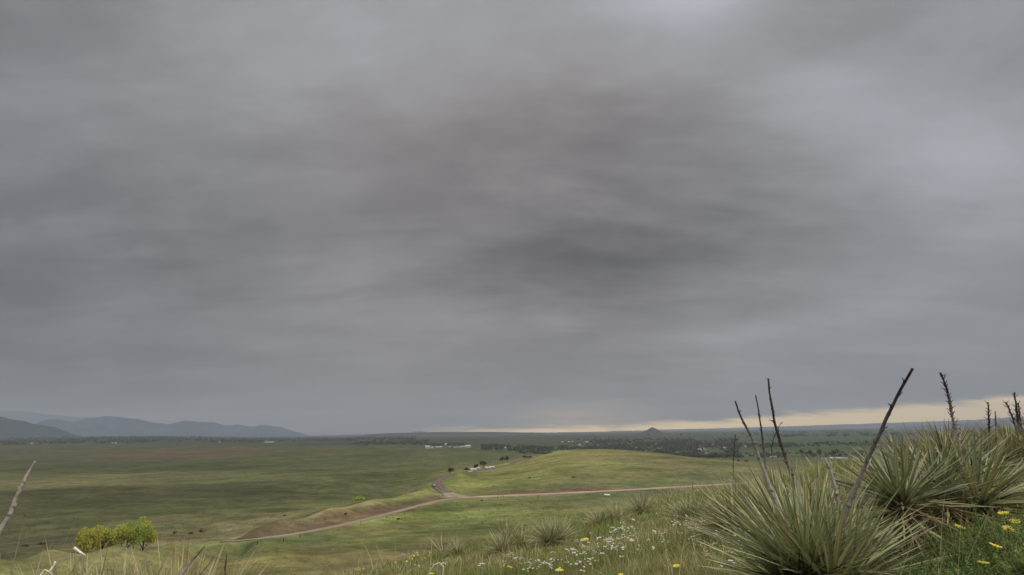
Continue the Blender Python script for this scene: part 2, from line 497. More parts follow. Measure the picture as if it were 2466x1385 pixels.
# ground colours: photo colour / light on the ground -> base colour, by place; cloud shade on the left plain stays in
ILL = 0.60
ZC = []
def zone(px, py, rgb, dist=None):
    if dist is None:
        d = ray(px, py)
        dist = min(max((CAMZ - 6) / max(-d[2], 1e-4) * math.hypot(d[0], d[1]), 3), 20000)
    ZC.append((azim(px), math.log(dist), *lin(rgb)))
for z_ in [
    (300, 1350, (98, 96, 60)), (100, 1375, (100, 96, 62)), (500, 1345, (100, 98, 56)), (650, 1360, (104, 98, 54)), (800, 1335, (98, 88, 58)), (700, 1310, (84, 90, 54)),
    (900, 1300, (104, 104, 54)), (1000, 1270, (96, 98, 50)), (1150, 1240, (90, 98, 46)), (1050, 1330, (98, 88, 56)), (900, 1350, (102, 92, 56)), (1250, 1225, (92, 93, 50)),
    (1400, 1205, (88, 90, 56)), (1550, 1195, (88, 90, 58)), (1350, 1240, (100, 98, 50)), (1700, 1180, (92, 92, 62)),
    (700, 1222, (106, 98, 66)), (850, 1200, (108, 104, 60)), (1000, 1178, (104, 104, 56)), (600, 1262, (102, 94, 66)), (520, 1290, (98, 92, 66)),
    (0, 1200, (76, 72, 48)), (200, 1180, (68, 66, 44)), (400, 1200, (76, 74, 48)), (600, 1160, (68, 66, 44)), (800, 1160, (78, 76, 46)), (200, 1240, (80, 78, 50)), (450, 1260, (86, 80, 54)), (600, 1215, (82, 78, 50)),
    (0, 1290, (76, 72, 50)), (150, 1300, (78, 74, 50)), (0, 1330, (72, 62, 52)), (350, 1290, (84, 78, 54)),
    (0, 1140, (92, 86, 58)), (200, 1142, (100, 92, 62)), (400, 1141, (92, 86, 58)), (600, 1138, (90, 86, 56)), (700, 1120, (80, 78, 50)),
    (0, 1115, (74, 72, 48)), (250, 1115, (70, 68, 46)), (500, 1118, (70, 70, 46)), (750, 1105, (76, 76, 48)),
    (0, 1090, (72, 68, 50)), (200, 1092, (78, 72, 50)), (430, 1091, (86, 70, 52)), (550, 1091, (84, 70, 52)), (700, 1085, (76, 74, 48)),
    (900, 1130, (80, 78, 46)), (1000, 1100, (74, 76, 48)), (900, 1100, (72, 74, 48)), (1000, 1150, (78, 78, 48)), (950, 1165, (72, 74, 46)), (1150, 1100, (72, 76, 48)), (1250, 1085, (68, 70, 46)), 
    (100, 1070, (58, 60, 48)), (500, 1070, (58, 60, 48)), (900, 1070, (56, 60, 50)), (1200, 1070, (60, 62, 50)),
    (1400, 1130, (106, 100, 54)), (1600, 1140, (98, 94, 58)), (1250, 1150, (104, 103, 52)), (1300, 1120, (106, 102, 52)), (1150, 1160, (100, 102, 48)), (1450, 1100, (98, 94, 54)), (1600, 1110, (94, 90, 57)),
    (1500, 1160, (100, 98, 56)), (1700, 1140, (94, 90, 58)), (1700, 1115, (98, 92, 60)),
    (1800, 1110, (94, 88, 58)), (1950, 1110, (78, 78, 52)), (1850, 1090, (70, 74, 50)), (2100, 1080, (70, 76, 52)), (1950, 1070, (60, 68, 48)), (1600, 1065, (58, 64, 46)), (2200, 1060, (60, 68, 50)), (1900, 1055, (56, 70, 56)),
    ]:
    zone(*z_)
for px in (0, 500, 1000, 1500, 2000, 2466):
    zone(px, 1050, (52, 60, 48), 6000); zone(px, 1050, (44, 56, 46), 15000); zone(px, 1050, (44, 56, 46), 45000)
    zone(px, 1300, (84, 78, 44), 4); zone(px, 1300, (86, 80, 46), 9); zone(px, 1300, (94, 88, 48), 20); zone(px, 1300, (96, 90, 50), 60); zone(px, 1300, (96, 92, 50), 120)
ZC = np.array(ZC)
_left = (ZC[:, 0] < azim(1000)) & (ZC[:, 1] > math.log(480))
ZC[_left, 2:] *= np.array([0.80, 0.86, 0.80])  # left plain darkened: cloud shade put into the colour, besides greener vegetation
_l = ZC[:, 2:] @ np.array([0.25, 0.6, 0.15])
ZC[:, 2:] = (ZC[:, 2:] * 0.80 + _l[:, None] * 0.20) / ILL * np.array([0.99, 0.975, 0.84])
def zone_col(x, y):
    a = np.clip(np.arctan2(x, y), -0.85, 0.85)
    l = np.log(np.maximum(np.hypot(x, y), 1.0))
    # break the zone borders up with noise
    r = np.hypot(x, y)
    a = a + 0.05 * fbm(x / np.maximum(r * 0.12, 2), l * 9, 21, 3)
    l = l + 0.10 * fbm(x / np.maximum(r * 0.22, 2), l * 7, 25, 3)
    out = np.empty((len(x), 3))
    P = np.stack([ZC[:, 0] * 5.0, ZC[:, 1] * 3.2], 1)
    for i in range(0, len(x), 30000):
        d2 = (a[i:i + 30000, None] * 5.0 - P[None, :, 0]) ** 2 + (l[i:i + 30000, None] * 3.2 - P[None, :, 1]) ** 2
        w = 1.0 / (d2 + 0.012) ** 2.2
        w /= w.sum(1, keepdims=True)
        out[i:i + 30000] = w @ ZC[:, 2:]
    return out

az_f = np.arange(-54, 54.01, 0.12)
az_all = np.concatenate([az_f, np.arange(57, 306, 3.0)])
az_all = np.radians(az_all)
lr = np.concatenate([np.arange(math.log(0.35), math.log(120), 0.02), np.arange(math.log(120), math.log(1800), 0.0095), np.arange(math.log(1800), math.log(32000), 0.022)])
rr = np.exp(lr)
AA, RR = np.meshgrid(az_all, rr)
GX, GY = RR * np.sin(AA), RR * np.cos(AA)
GZ = height(GX, GY)
nr, na = GX.shape
V = np.stack([GX.ravel(), GY.ravel(), GZ.ravel()], 1)
i0 = np.arange(nr - 1)[:, None] * na + np.arange(na)[None]
i1 = np.arange(nr - 1)[:, None] * na + (np.arange(na)[None] + 1) % na
quads = np.stack([i0, i1, i1 + na, i0 + na], -1).reshape(-1, 4)[:, ::-1]
V = np.concatenate([V, [[0, 0, hz(0.0, 0.01)]]])
cen = len(V) - 1
tris = np.stack([np.arange(na), (np.arange(na) + 1) % na, np.full(na, cen)], 1)[:, ::-1]
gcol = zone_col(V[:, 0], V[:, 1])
# bare soil on the cut banks beside the road
SOIL = np.array(lin((86, 70, 54))) / ILL
RED = np.array(lin((98, 78, 60))) / ILL
rd = road_dist(V[:, 0], V[:, 1])
gaz = np.arctan2(V[:, 0], V[:, 1])
def side_of(poly_, x, y):
    """signed: positive where the point lies farther from the viewer than the road at the same azimuth"""
    pa = np.arctan2(poly_[:, 0], poly_[:, 1]); pr = np.hypot(poly_[:, 0], poly_[:, 1])
    o = np.argsort(pa)
    return np.hypot(x, y) - np.interp(np.arctan2(x, y), pa[o], pr[o])
sA = side_of(PA, V[:, 0], V[:, 1])
sB = side_of(PB, V[:, 0], V[:, 1])
nz_ = fbm(V[:, 0] / 9, V[:, 1] / 9, 31, 3) * 10
inA = sstep(gaz, azim(555), azim(620)) * (1 - sstep(gaz, azim(1055), azim(1068)))
bandA = 12 + 34 * np.clip((gaz - azim(440)) / (azim(800) - azim(440)), 0, 1)
wA = inA * sstep(sA, 1, 6) * (1 - sstep(sA + nz_, bandA * 0.62, bandA * 0.9))
inB = sstep(gaz, azim(1115), azim(1150)) * (1 - sstep(gaz, azim(1420), azim(1520)))
wB = inB * sstep(sB, 2, 8) * (1 - sstep(sB + nz_ * 0.7, 22, 34))
wB2 = (gaz > azim(1400)) * sstep(sB, 2, 6) * (1 - sstep(sB + nz_ * 0.5, 9, 16)) * 0.8
ca_, sa_ = math.cos(R(28)), math.sin(R(28))
fold = fbm((V[:, 0] * ca_ + V[:, 1] * sa_) / 110, (V[:, 1] * ca_ - V[:, 0] * sa_) / 13, 55, 4)  # light and dark bands of terrain folds, painted into the ground colour
rr_f = np.hypot(V[:, 0], V[:, 1])
wF = sstep(rr_f, 80, 140) * (1 - sstep(rr_f, 380, 460)) * (gaz > -0.7) * (gaz < 0.4)
gcol = gcol * (1 + (0.75 * fold * wF)[:, None] * np.array([1.0, 0.92, 0.8]))
gcr = np.interp(gaz, [azim(-60), azim(0), azim(150), azim(300), azim(470)], [221, 222, 232, 243, 259])
rr_g = np.hypot(V[:, 0], V[:, 1])
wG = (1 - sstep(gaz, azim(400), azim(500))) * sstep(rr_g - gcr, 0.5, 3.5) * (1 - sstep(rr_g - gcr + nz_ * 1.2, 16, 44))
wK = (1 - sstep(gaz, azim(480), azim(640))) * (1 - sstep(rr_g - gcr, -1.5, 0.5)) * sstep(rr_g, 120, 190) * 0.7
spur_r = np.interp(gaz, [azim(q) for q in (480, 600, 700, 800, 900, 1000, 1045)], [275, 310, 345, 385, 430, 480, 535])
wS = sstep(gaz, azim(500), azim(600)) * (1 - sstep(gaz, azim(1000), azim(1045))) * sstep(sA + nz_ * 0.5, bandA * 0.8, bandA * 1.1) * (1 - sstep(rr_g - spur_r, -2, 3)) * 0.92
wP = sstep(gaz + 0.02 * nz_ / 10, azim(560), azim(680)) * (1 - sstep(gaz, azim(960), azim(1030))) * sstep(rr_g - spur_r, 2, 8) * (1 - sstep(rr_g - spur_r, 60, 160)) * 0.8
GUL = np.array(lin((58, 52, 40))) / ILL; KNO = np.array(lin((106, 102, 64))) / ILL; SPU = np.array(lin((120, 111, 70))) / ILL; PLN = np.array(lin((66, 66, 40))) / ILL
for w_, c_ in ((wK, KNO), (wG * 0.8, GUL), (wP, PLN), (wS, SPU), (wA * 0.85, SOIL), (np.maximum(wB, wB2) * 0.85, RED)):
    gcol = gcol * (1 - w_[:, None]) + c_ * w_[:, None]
gm = bpy.data.materials.new('prairie_ground')
gm.use_nodes = True
t = gm.node_tree
b = t.nodes['Principled BSDF']
b.inputs['Roughness'].default_value = 0.95
b.inputs['Specular IOR Level'].default_value = 0.05
geo = N(t, 'ShaderNodeNewGeometry')
ca = N(t, 'ShaderNodeAttribute', attribute_name='Col').outputs['Color']
pos = geo.outputs['Position']
c = ca
for sc_, lo_, hi_, seed in ((0.008, 0.76, 1.24, 0), (0.035, 0.70, 1.32, 11), (0.16, 0.72, 1.32, 23), (0.9, 0.78, 1.24, 37), (7.0, 0.80, 1.22, 51)):
    mpn = N(t, 'ShaderNodeMapping')
    mpn.inputs['Location'].default_value = (seed * 13.7, seed * 5.1, 0)
    t.links.new(pos, mpn.inputs[0])
    f = N(t, 'ShaderNodeMapRange')
    t.links.new(noise(t, mpn.outputs[0], sc_, 4, 0.55, 0.2), f.inputs[0])
    f.inputs[1].default_value, f.inputs[2].default_value, f.inputs[3].default_value, f.inputs[4].default_value = 0.3, 0.7, lo_, hi_
    cc = N(t, 'ShaderNodeCombineXYZ')
    for i in range(3): t.links.new(f.outputs[0], cc.inputs[i])
    c = mixc(t, 1.0, c, cc.outputs[0], 'MULTIPLY')
# patches of greener and drier grass
g1 = smooth(t, noise(t, pos, 0.022, 5, 0.6, 0.4), 0.44, 0.62)
c = mixc(t, math_node(t, 'MULTIPLY', g1, 0.6), c, mixc(t, 1.0, c, (0.82, 0.98, 0.80), 'MULTIPLY'))
g2 = smooth(t, noise(t, pos, 0.06, 5, 0.6, 0.6), 0.53, 0.66)
c = mixc(t, math_node(t, 'MULTIPLY', g2, 0.8), c, mixc(t, 1.0, c, (1.10, 0.90, 0.86), 'MULTIPLY'))
t.links.new(c, b.inputs['Base Color'])
bp = N(t, 'ShaderNodeBump')
bp.inputs['Strength'].default_value = 0.8
bp.inputs['Distance'].default_value = 0.25
t.links.new(noise(t, pos, 1.3, 6, 0.7), bp.inputs['Height'])
t.links.new(bp.outputs[0], b.inputs['Normal'])
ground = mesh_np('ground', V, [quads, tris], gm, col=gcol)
tag(ground, kind='structure')

# ------------------------------------------------------------------ roads
def ribbon(name, P, wl, wr, mat, lift, verge=0.0):
    T = np.gradient(P, axis=0)
    T /= np.linalg.norm(T, axis=1, keepdims=True)
    S = np.stack([T[:, 1], -T[:, 0]], 1)
    n = len(P)
    wl = np.broadcast_to(wl, n).astype(float); wr = np.broadcast_to(wr, n).astype(float)
    wob = fbm(np.arange(n) * 0.22, np.zeros(n), 5, 3) * 1.5
    cols = []; tone = []
    for k, f in enumerate((-1.0, -0.97, -0.72, -0.48, -0.25, 0.0, 0.25, 0.48, 0.72, 0.97, 1.0)):
        wear = {0.48: 1.18, 0.25: 1.0, 0.72: 0.95, 0.0: 0.88}.get(abs(f), 0.86)
        tone.append(np.clip(wear + 0.22 * fbm(np.arange(n) * 0.12, np.full(n, k * 0.6), 8, 3), 0.4, 1.4))
        w = np.where(f < 0, wl, wr)
        Q = P + S * (f * (w + wob * (abs(f) > 0.9)))[:, None]
        z = height(Q[:, 0], Q[:, 1]) + (lift if abs(f) < 0.99 else -0.5)
        cols.append(np.concatenate([Q, z[:, None]], 1))
    V = np.stack(cols, 1).reshape(-1, 3)
    m = 11
    i = np.arange(n - 1)[:, None] * m + np.arange(m - 1)[None]
    q = np.stack([i, i + m, i + m + 1, i + 1], -1).reshape(-1, 4)
    tn = np.stack(tone, 1).reshape(-1)
    return mesh_np(name, V, q[:, ::-1], mat, col=np.repeat(tn[:, None], 3, 1))
def dirt(name, c1, c2):
    m = bpy.data.materials.new(name)
    m.use_nodes = True
    t = m.node_tree
    b = t.nodes['Principled BSDF']
    b.inputs['Roughness'].default_value = 0.95
    b.inputs['Specular IOR Level'].default_value = 0.1
    g = N(t, 'ShaderNodeNewGeometry')
    f = smooth(t, noise(t, g.outputs['Position'], 0.09, 5, 0.6, 0.3), 0.35, 0.65)
    c = mixc(t, f, c1, c2)
    f2 = smooth(t, noise(t, g.outputs['Position'], 1.5, 4, 0.6), 0.4, 0.7)
    c = mixc(t, math_node(t, 'MULTIPLY', f2, 0.3), c, tuple(v * 0.75 for v in c2))
    c = mixc(t, 1.0, c, N(t, 'ShaderNodeAttribute', attribute_name='Col').outputs['Color'], 'MULTIPLY')
    t.links.new(c, b.inputs['Base Color'])
    return m
dirtA = dirt('pink_gravel', (0.38, 0.29, 0.20), (0.31, 0.24, 0.17))
dirtB = dirt('pale_gravel', (0.52, 0.39, 0.28), (0.42, 0.31, 0.22))
dirtC = dirt('brown_dirt', (0.17, 0.125, 0.105), (0.20, 0.15, 0.115))
tag(ribbon('gravel_road', PA, np.linspace(1.6, 3.6, len(PA)), np.linspace(1.6, 3.6, len(PA)), dirtA, 0.30), kind='structure')
tag(ribbon('gravel_road_branch', PB, np.linspace(4.6, 3.6, len(PB)), np.linspace(4.6, 3.6, len(PB)), dirtB, 0.34), kind='structure')
wC = np.full(len(PC), 4.2); kk = np.arange(len(PC)); wC += 10 * np.exp(-kk / 5.0)
nC = np.hypot(PC[:, 0], PC[:, 1])
sC = nC < 520
iC = int(np.argmax(nC > 505))
tag(ribbon('dirt_track', PC[:iC + 1], wC[:iC + 1], wC[:iC + 1], dirtA, 0.38), kind='structure')
tag(ribbon('dirt_track_far', PC[iC:], wC[iC:], wC[iC:], dirtC, 0.36), kind='structure')

# ------------------------------------------------------------------ distant hills
hm = {}
def hill_mat(name, col):
    m = principled(name, col, rough=0.95, spec=0.03, var=0.25, vscale=0.0016)
    return m
def ridge(name, prof, dist, depth, mat, foot=-20.0, rough=0.45, seed=0, flat=0.0):
    """a ridge standing at its real distance: profile in (px, py) of its skyline, real depth, folded flanks"""
    P = np.array(prof, dtype=float)
    pxs = np.linspace(P[0, 0], P[-1, 0], 260)
    pys = np.interp(pxs, P[:, 0], P[:, 1])
    az_ = np.array([azim(p) for p in pxs])
    ztop = np.array([at(p, q, dist)[2] for p, q in zip(pxs, pys)])
    ts = np.linspace(-1, 1, 41)
    rows = []
    for tt in ts:
        d_ = dist + tt * depth
        x, y = d_ * np.sin(az_), d_ * np.cos(az_)
        g = height(x, y) + foot
        at_ = abs(tt)
        s = 1 - sstep(np.array([at_]), flat, 1.0)[0]
        fold = fbm(x / (depth * 0.22), y / (depth * 0.22), seed, 4)
        s2 = np.clip(s + rough * fold * 4 * at_ * (1 - at_), 0, 1)
        rows.append(np.stack([x, y, g + (ztop - g) * s2], 1))
    V = np.stack(rows, 0).reshape(-1, 3)
    n = len(pxs)
    i = np.arange(len(ts) - 1)[:, None] * n + np.arange(n - 1)[None]
    q = np.stack([i, i + n, i + n + 1, i + 1], -1).reshape(-1, 4)
    o = mesh_np(name, V, q[:, ::-1], mat)
    return tag(o, kind='structure')
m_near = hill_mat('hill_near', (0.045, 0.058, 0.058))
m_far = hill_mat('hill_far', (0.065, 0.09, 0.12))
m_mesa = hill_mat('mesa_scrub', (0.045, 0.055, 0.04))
def jag(prof, n=60, amp=1.6, seed=1):
    P = np.array(prof, dtype=float)
    xs = np.linspace(P[0, 0], P[-1, 0], n)
    ys = np.interp(xs, P[:, 0], P[:, 1])
    k = np.ones(3) / 3
    ys2 = ys + 1.25 * amp * (fbm(xs / 28.0, xs * 0, seed, 4) + 0.5 * fbm(xs / 7.0, xs * 0 + 3, seed, 3))
    return list(zip(xs, ys2))
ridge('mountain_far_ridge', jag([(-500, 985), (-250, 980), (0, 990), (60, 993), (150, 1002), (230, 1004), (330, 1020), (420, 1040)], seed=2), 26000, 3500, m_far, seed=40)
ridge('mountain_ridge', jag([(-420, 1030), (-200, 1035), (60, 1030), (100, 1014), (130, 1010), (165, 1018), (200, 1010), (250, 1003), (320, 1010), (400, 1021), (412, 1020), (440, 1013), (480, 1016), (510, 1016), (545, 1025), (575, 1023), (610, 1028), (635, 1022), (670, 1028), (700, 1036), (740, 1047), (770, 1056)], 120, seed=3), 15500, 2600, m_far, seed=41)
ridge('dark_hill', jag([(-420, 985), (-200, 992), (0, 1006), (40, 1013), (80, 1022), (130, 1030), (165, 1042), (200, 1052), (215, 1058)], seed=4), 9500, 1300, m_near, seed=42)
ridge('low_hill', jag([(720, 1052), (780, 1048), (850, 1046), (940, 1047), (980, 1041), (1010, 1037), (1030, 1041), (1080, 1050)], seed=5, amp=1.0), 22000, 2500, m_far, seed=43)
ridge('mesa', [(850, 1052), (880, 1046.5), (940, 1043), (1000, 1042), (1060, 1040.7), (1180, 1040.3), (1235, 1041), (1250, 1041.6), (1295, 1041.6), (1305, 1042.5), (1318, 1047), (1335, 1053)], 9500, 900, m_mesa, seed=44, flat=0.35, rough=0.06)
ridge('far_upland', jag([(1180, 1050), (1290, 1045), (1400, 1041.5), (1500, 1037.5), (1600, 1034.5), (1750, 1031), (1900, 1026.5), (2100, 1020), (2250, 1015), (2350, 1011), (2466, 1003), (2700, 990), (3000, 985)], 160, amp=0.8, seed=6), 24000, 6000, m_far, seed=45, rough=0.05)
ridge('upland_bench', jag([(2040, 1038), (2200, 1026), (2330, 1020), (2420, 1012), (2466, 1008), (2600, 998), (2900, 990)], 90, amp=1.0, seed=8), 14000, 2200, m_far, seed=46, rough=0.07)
# the cone butte
def butte():
    c = at(1572, 1048, 7400)
    cx, cy_ = c[0], c[1]
    zt = at(1572, 1029, 7400)[2]
    zb = hz(cx, cy_) - 6
    H = zt - zb
    nr_, na_ = 40, 72
    V = [(cx, cy_, zt)]
    for i in range(1, nr_ + 1):
        f = i / nr_
        r = 420 * f
        # steep cone with a long concave skirt
        hcone = float(np.interp(r, (0, 12, 32, 70, 115, 165, 240, 420), (1, 0.93, 0.79, 0.50, 0.26, 0.14, 0.06, 0)))
        for k in range(na_):
            a = 2 * math.pi * k / na_
            rr_ = r * (1 + 0.10 * math.sin(3 * a + 1) * f + 0.05 * math.sin(11 * a) * f)
            x, y = cx + rr_ * math.cos(a) * 1.0, cy_ + rr_ * math.sin(a) * 1.4
            V.append((x, y, hcone))
    V = np.array(V, dtype=float)
    h = V[1:, 2] / max(V[1:, 2].max(), 1e-6)
    h = np.clip(h, 0, 1)
    g = height(V[1:, 0], V[1:, 1]) - 8
    V[1:, 2] = g + (zt - 1.0 - g) * h + 1.5 * fbm(V[1:, 0] / 60, V[1:, 1] / 60, 9, 3) * h
    T = [(0, 1 + (k + 1) % na_, 1 + k) for k in range(na_)]
    Q = []
    for i in range(nr_ - 1):
        for k in range(na_):
            a, b_ = 1 + i * na_ + k, 1 + i * na_ + (k + 1) % na_
            Q.append((a, b_, b_ + na_, a + na_))
    o = mesh_np('butte', V, [np.array(Q), np.array([t_[::-1] for t_ in T])], hill_mat('butte_scrub', (0.05, 0.05, 0.035)))
    tag(o, kind='structure')
butte()

# ------------------------------------------------------------------ haze: the air of the wide plain
def haze():
    x0, x1, y0, y1, z0, z1 = -34000, 34000, -2500, 33000, -120, 1150
    V = np.array([(x, y, z) for x in (x0, x1) for y in (y0, y1) for z in (z0, z1)], dtype=float)
    Q = np.array([(0, 1, 3, 2), (4, 6, 7, 5), (0, 4, 5, 1), (2, 3, 7, 6), (0, 2, 6, 4), (1, 5, 7, 3)])
    m = bpy.data.materials.new('haze')
    m.use_nodes = True
    t = m.node_tree
    t.nodes.clear()
    pv = N(t, 'ShaderNodeVolumePrincipled')
    pv.inputs['Color'].default_value = (0.76, 0.82, 0.89, 1)
    pv.inputs['Density'].default_value = 6.2e-5
    out = N(t, 'ShaderNodeOutputMaterial')
    t.links.new(pv.outputs[0], out.inputs['Volume'])
    o = mesh_np('haze', V, Q, m, smooth_=False)
    tag(o, kind='stuff')
haze()

# ------------------------------------------------------------------ plant geometry
def blades(base, dirs, L, Wd, nseg=4, k=2, bend=None, prof=None, vee=0.0, twist=None):
    """long tapering leaves, vectorised. returns V, quads, row index t (per vertex) and blade id"""
    n = len(base)
    ts = np.linspace(0, 1, nseg + 1)
    up = np.tile(np.array([[0, 0, 1.0]]), (n, 1))
    side = np.cross(dirs, up)
    ln = np.linalg.norm(side, axis=1, keepdims=True)
    bad = ln[:, 0] < 1e-3
    side[bad] = (1, 0, 0); ln[bad] = 1
    side /= ln
    nrm = np.cross(side, dirs)
    if twist is not None:
        c_, s_ = np.cos(twist)[:, None], np.sin(twist)[:, None]
        side, nrm = side * c_ + nrm * s_, nrm * c_ - side * s_
    if bend is None: bend = np.zeros_like(base)
    if prof is None: prof = np.array([1 - t_ ** 1.6 for t_ in ts])
    rows = []
    for t_, p in zip(ts, prof):
        c0 = base + dirs * (L * t_)[:, None] + bend * (L * t_ * t_)[:, None]
        w = (Wd * max(p, 0.03) * 0.5)[:, None]
        if k == 2:
            rows.append(np.stack([c0 - side * w, c0 + side * w], 1))
        else:
            rows.append(np.stack([c0 - side * w + nrm * w * vee, c0, c0 + side * w + nrm * w * vee], 1))
    V = np.stack(rows, 1)                       # n, nseg+1, k, 3
    m = (nseg + 1) * k
    fi = []
    for s in range(nseg):
        for j in range(k - 1):
            a = s * k + j
            fi.append((a, a + 1, a + 1 + k, a + k))
    fi = np.array(fi)
    Q = (np.arange(n)[:, None, None] * m + fi[None]).reshape(-1, 4)
    tt = np.tile(np.repeat(ts, k)[None], (n, 1)).ravel()
    bid = np.repeat(np.arange(n), m)
    return V.reshape(-1, 3), Q, tt, bid
def tube(pts, rad, sides=7):
    P = np.array(pts, dtype=float); rad = np.array(rad, dtype=float)
    n = len(P)
    T = np.gradient(P, axis=0); T /= np.linalg.norm(T, axis=1, keepdims=True) + 1e-12
    ref = np.array([0.3, 0.9, 0.1])
    A = np.cross(T, ref); A /= np.linalg.norm(A, axis=1, keepdims=True) + 1e-12
    B = np.cross(T, A)
    an = np.linspace(0, 2 * math.pi, sides, endpoint=False)
    V = (P[:, None] + rad[:, None, None] * (np.cos(an)[None, :, None] * A[:, None] + np.sin(an)[None, :, None] * B[:, None])).reshape(-1, 3)
    Q = []
    for i in range(n - 1):
        for k in range(sides):
            a, b_ = i * sides + k, i * sides + (k + 1) % sides
            Q.append((a, b_, b_ + sides, a + sides))
    V = np.concatenate([V, P[:1], P[-1:]])
    T3 = [((k + 1) % sides, k, n * sides) for k in range(sides)] + [((n - 1) * sides + k, (n - 1) * sides + (k + 1) % sides, n * sides + 1) for k in range(sides)]
    return V, np.array(Q), np.array(T3)
class Join:
    def __init__(s): s.V, s.Q, s.T, s.C, s.n = [], [], [], [], 0
    def add(s, V, Q=None, T=None, C=None):
        if Q is not None and len(Q): s.Q.append(np.asarray(Q) + s.n)
        if T is not None and len(T): s.T.append(np.asarray(T) + s.n)
        s.V.append(V); s.n += len(V)
        s.C.append(np.broadcast_to(np.array(C if C is not None else (0.5, 0.5, 0.5)), (len(V), 3)))
    def build(s, name, mat, parent=None, loc=None, smooth_=True, off=None):
        V = np.concatenate(s.V)
        if off is not None: V = V - off
        fs = []
        if s.Q: fs.append(np.concatenate(s.Q))
        if s.T: fs.append(np.concatenate(s.T))
        return mesh_np(name, V, fs, mat, parent, col=np.concatenate(s.C), smooth_=smooth_, loc=loc)

LEAF_PROF = [0.75, 1.0, 0.98, 0.82, 0.5, 0.03]
GREENS = np.array([lin((144, 146, 108)), lin((130, 136, 102)), lin((154, 152, 110)), lin((114, 122, 92)), lin((164, 159, 116))]) / ILL
TANS = np.array([lin((150, 132, 98)), lin((132, 112, 80)), lin((112, 92, 68)), lin((164, 146, 112)), lin((98, 80, 62))]) / ILL
def leaf_dirs(n, emin, emax, tilt, jit=0.10, bias=1.0):
    i = np.arange(n) + 0.5
    f = i / n
    s0, s1 = math.sin(R(emin)), math.sin(R(emax))
    el = np.arcsin(np.clip(s1 + (s0 - s1) * f ** bias, -1, 1)) + rng.normal(0, jit, n)
    a = i * 2.399963 + rng.normal(0, 0.25, n)
    d = np.stack([np.cos(el) * np.cos(a), np.cos(el) * np.sin(a), np.sin(el)], 1)
    d = d + np.array([tilt[0], tilt[1], 0])[None] * np.clip(d[:, 2:3] + 0.2, 0, 1.2)
    return d / np.linalg.norm(d, axis=1, keepdims=True), f
YPOS = []
def yucca(base, label, heads, skirt=(), stalks=(), group=None, tone=1.0, warm=0.0, cat='yucca', S=1.0, SS=1.0):
    heads = [(tuple(v * S for v in h_[0]), h_[1], h_[2] * S, h_[3] * S, *h_[4:]) for h_ in heads]
    skirt = [(tuple(v * S for v in k_[0]), k_[1], k_[2] * S, k_[3] * S, *k_[4:]) for k_ in skirt]
    stalks = [dict(t_, dist=t_['dist'] * SS, r0=t_['r0'] * SS, r1=t_['r1'] * SS, slen=t_.get('slen', 0.03) * SS, dist2=(t_.get('dist2') or t_['dist']) * SS) for t_ in stalks]
    base = np.asarray(base, dtype=float)
    root = empty('yucca_plant', base, label, cat, group)
    J = Join()
    for hd in heads: YPOS.append((base[0] + hd[0][0], base[1] + hd[0][1], hd[2] * (0.55 if skirt else 0.4)))
    for hd in heads:
        off, n, L, Wd = np.array(hd[0]), hd[1], hd[2], hd[3]
        tilt = hd[4] if len(hd) > 4 else (0, 0)
        emin = hd[5] if len(hd) > 5 else 2
        d, f = leaf_dirs(n, emin, 88, tilt, bias=0.85)
        Ls = L * rng.uniform(0.78, 1.08, n) * (0.84 + 0.16 * np.minimum(1, f * 3))
        Ws = Wd * rng.uniform(0.75, 1.15, n)
        bend = rng.normal(0, 0.018, (n, 3)) * 0.8; bend[:, 2] -= 0.02 * rng.random(n) + 0.09 * f ** 2
        b0 = off[None] + d * 0.02 + np.stack([rng.normal(0, 0.012, n), rng.normal(0, 0.012, n), rng.uniform(-0.03, 0.03, n)], 1)
        V, Q, tt, bid = blades(b0, d, Ls, Ws, 5, 3, bend, LEAF_PROF, 0.45, rng.normal(0, 0.5, n))
        g = GREENS[rng.integers(0, len(GREENS), n)] * rng.uniform(0.62, 1.2, (n, 1)) * tone
        if warm > 0:
            mix = np.clip(rng.normal(warm, 0.25, (n, 1)), 0, 1)
            g = g * (1 - mix) + TANS[rng.integers(0, 4, n)] * mix * 0.9
        c = g[bid]
        tip = sstep(tt, 0.80, 1.0)[:, None]
        tcol = TANS[rng.integers(0, 5, n)][bid]
        c = c * (1 - tip * 0.85) + tcol * tip * 0.85
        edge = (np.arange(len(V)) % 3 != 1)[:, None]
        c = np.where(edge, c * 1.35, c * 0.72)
        J.add(V, Q, None, c)
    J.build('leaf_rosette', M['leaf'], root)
    if skirt:
        J = Join()
        for off, n, L, Wd, emin, emax, *mul in skirt:
            d, f = leaf_dirs(n, emin, emax, (0, 0), 0.16)
            Ls = L * rng.uniform(0.6, 1.1, n); Ws = Wd * rng.uniform(0.6, 1.1, n)
            bend = rng.normal(0, 0.07, (n, 3)); bend[:, 2] -= 0.12 * rng.random(n)
            b0 = np.array(off)[None] + rng.normal(0, 0.014, (n, 3))
            V, Q, tt, bid = blades(b0, d, Ls, Ws, 5, 3, bend, LEAF_PROF, 0.3, rng.normal(0, 0.7, n))
            c = (TANS[rng.integers(0, 5, n)] * rng.uniform(0.55, 1.1, (n, 1)) * (mul[0] if mul else 1.0))[bid]
            J.add(V, Q, None, c)
        J.build('dead_leaf_skirt', M['dead'], root)
    for st in stalks:
        make_stalk(root, base, **st)
    return root
GREYS = (np.array(lin((134, 126, 120))) / ILL, np.array(lin((52, 46, 46))) / ILL)
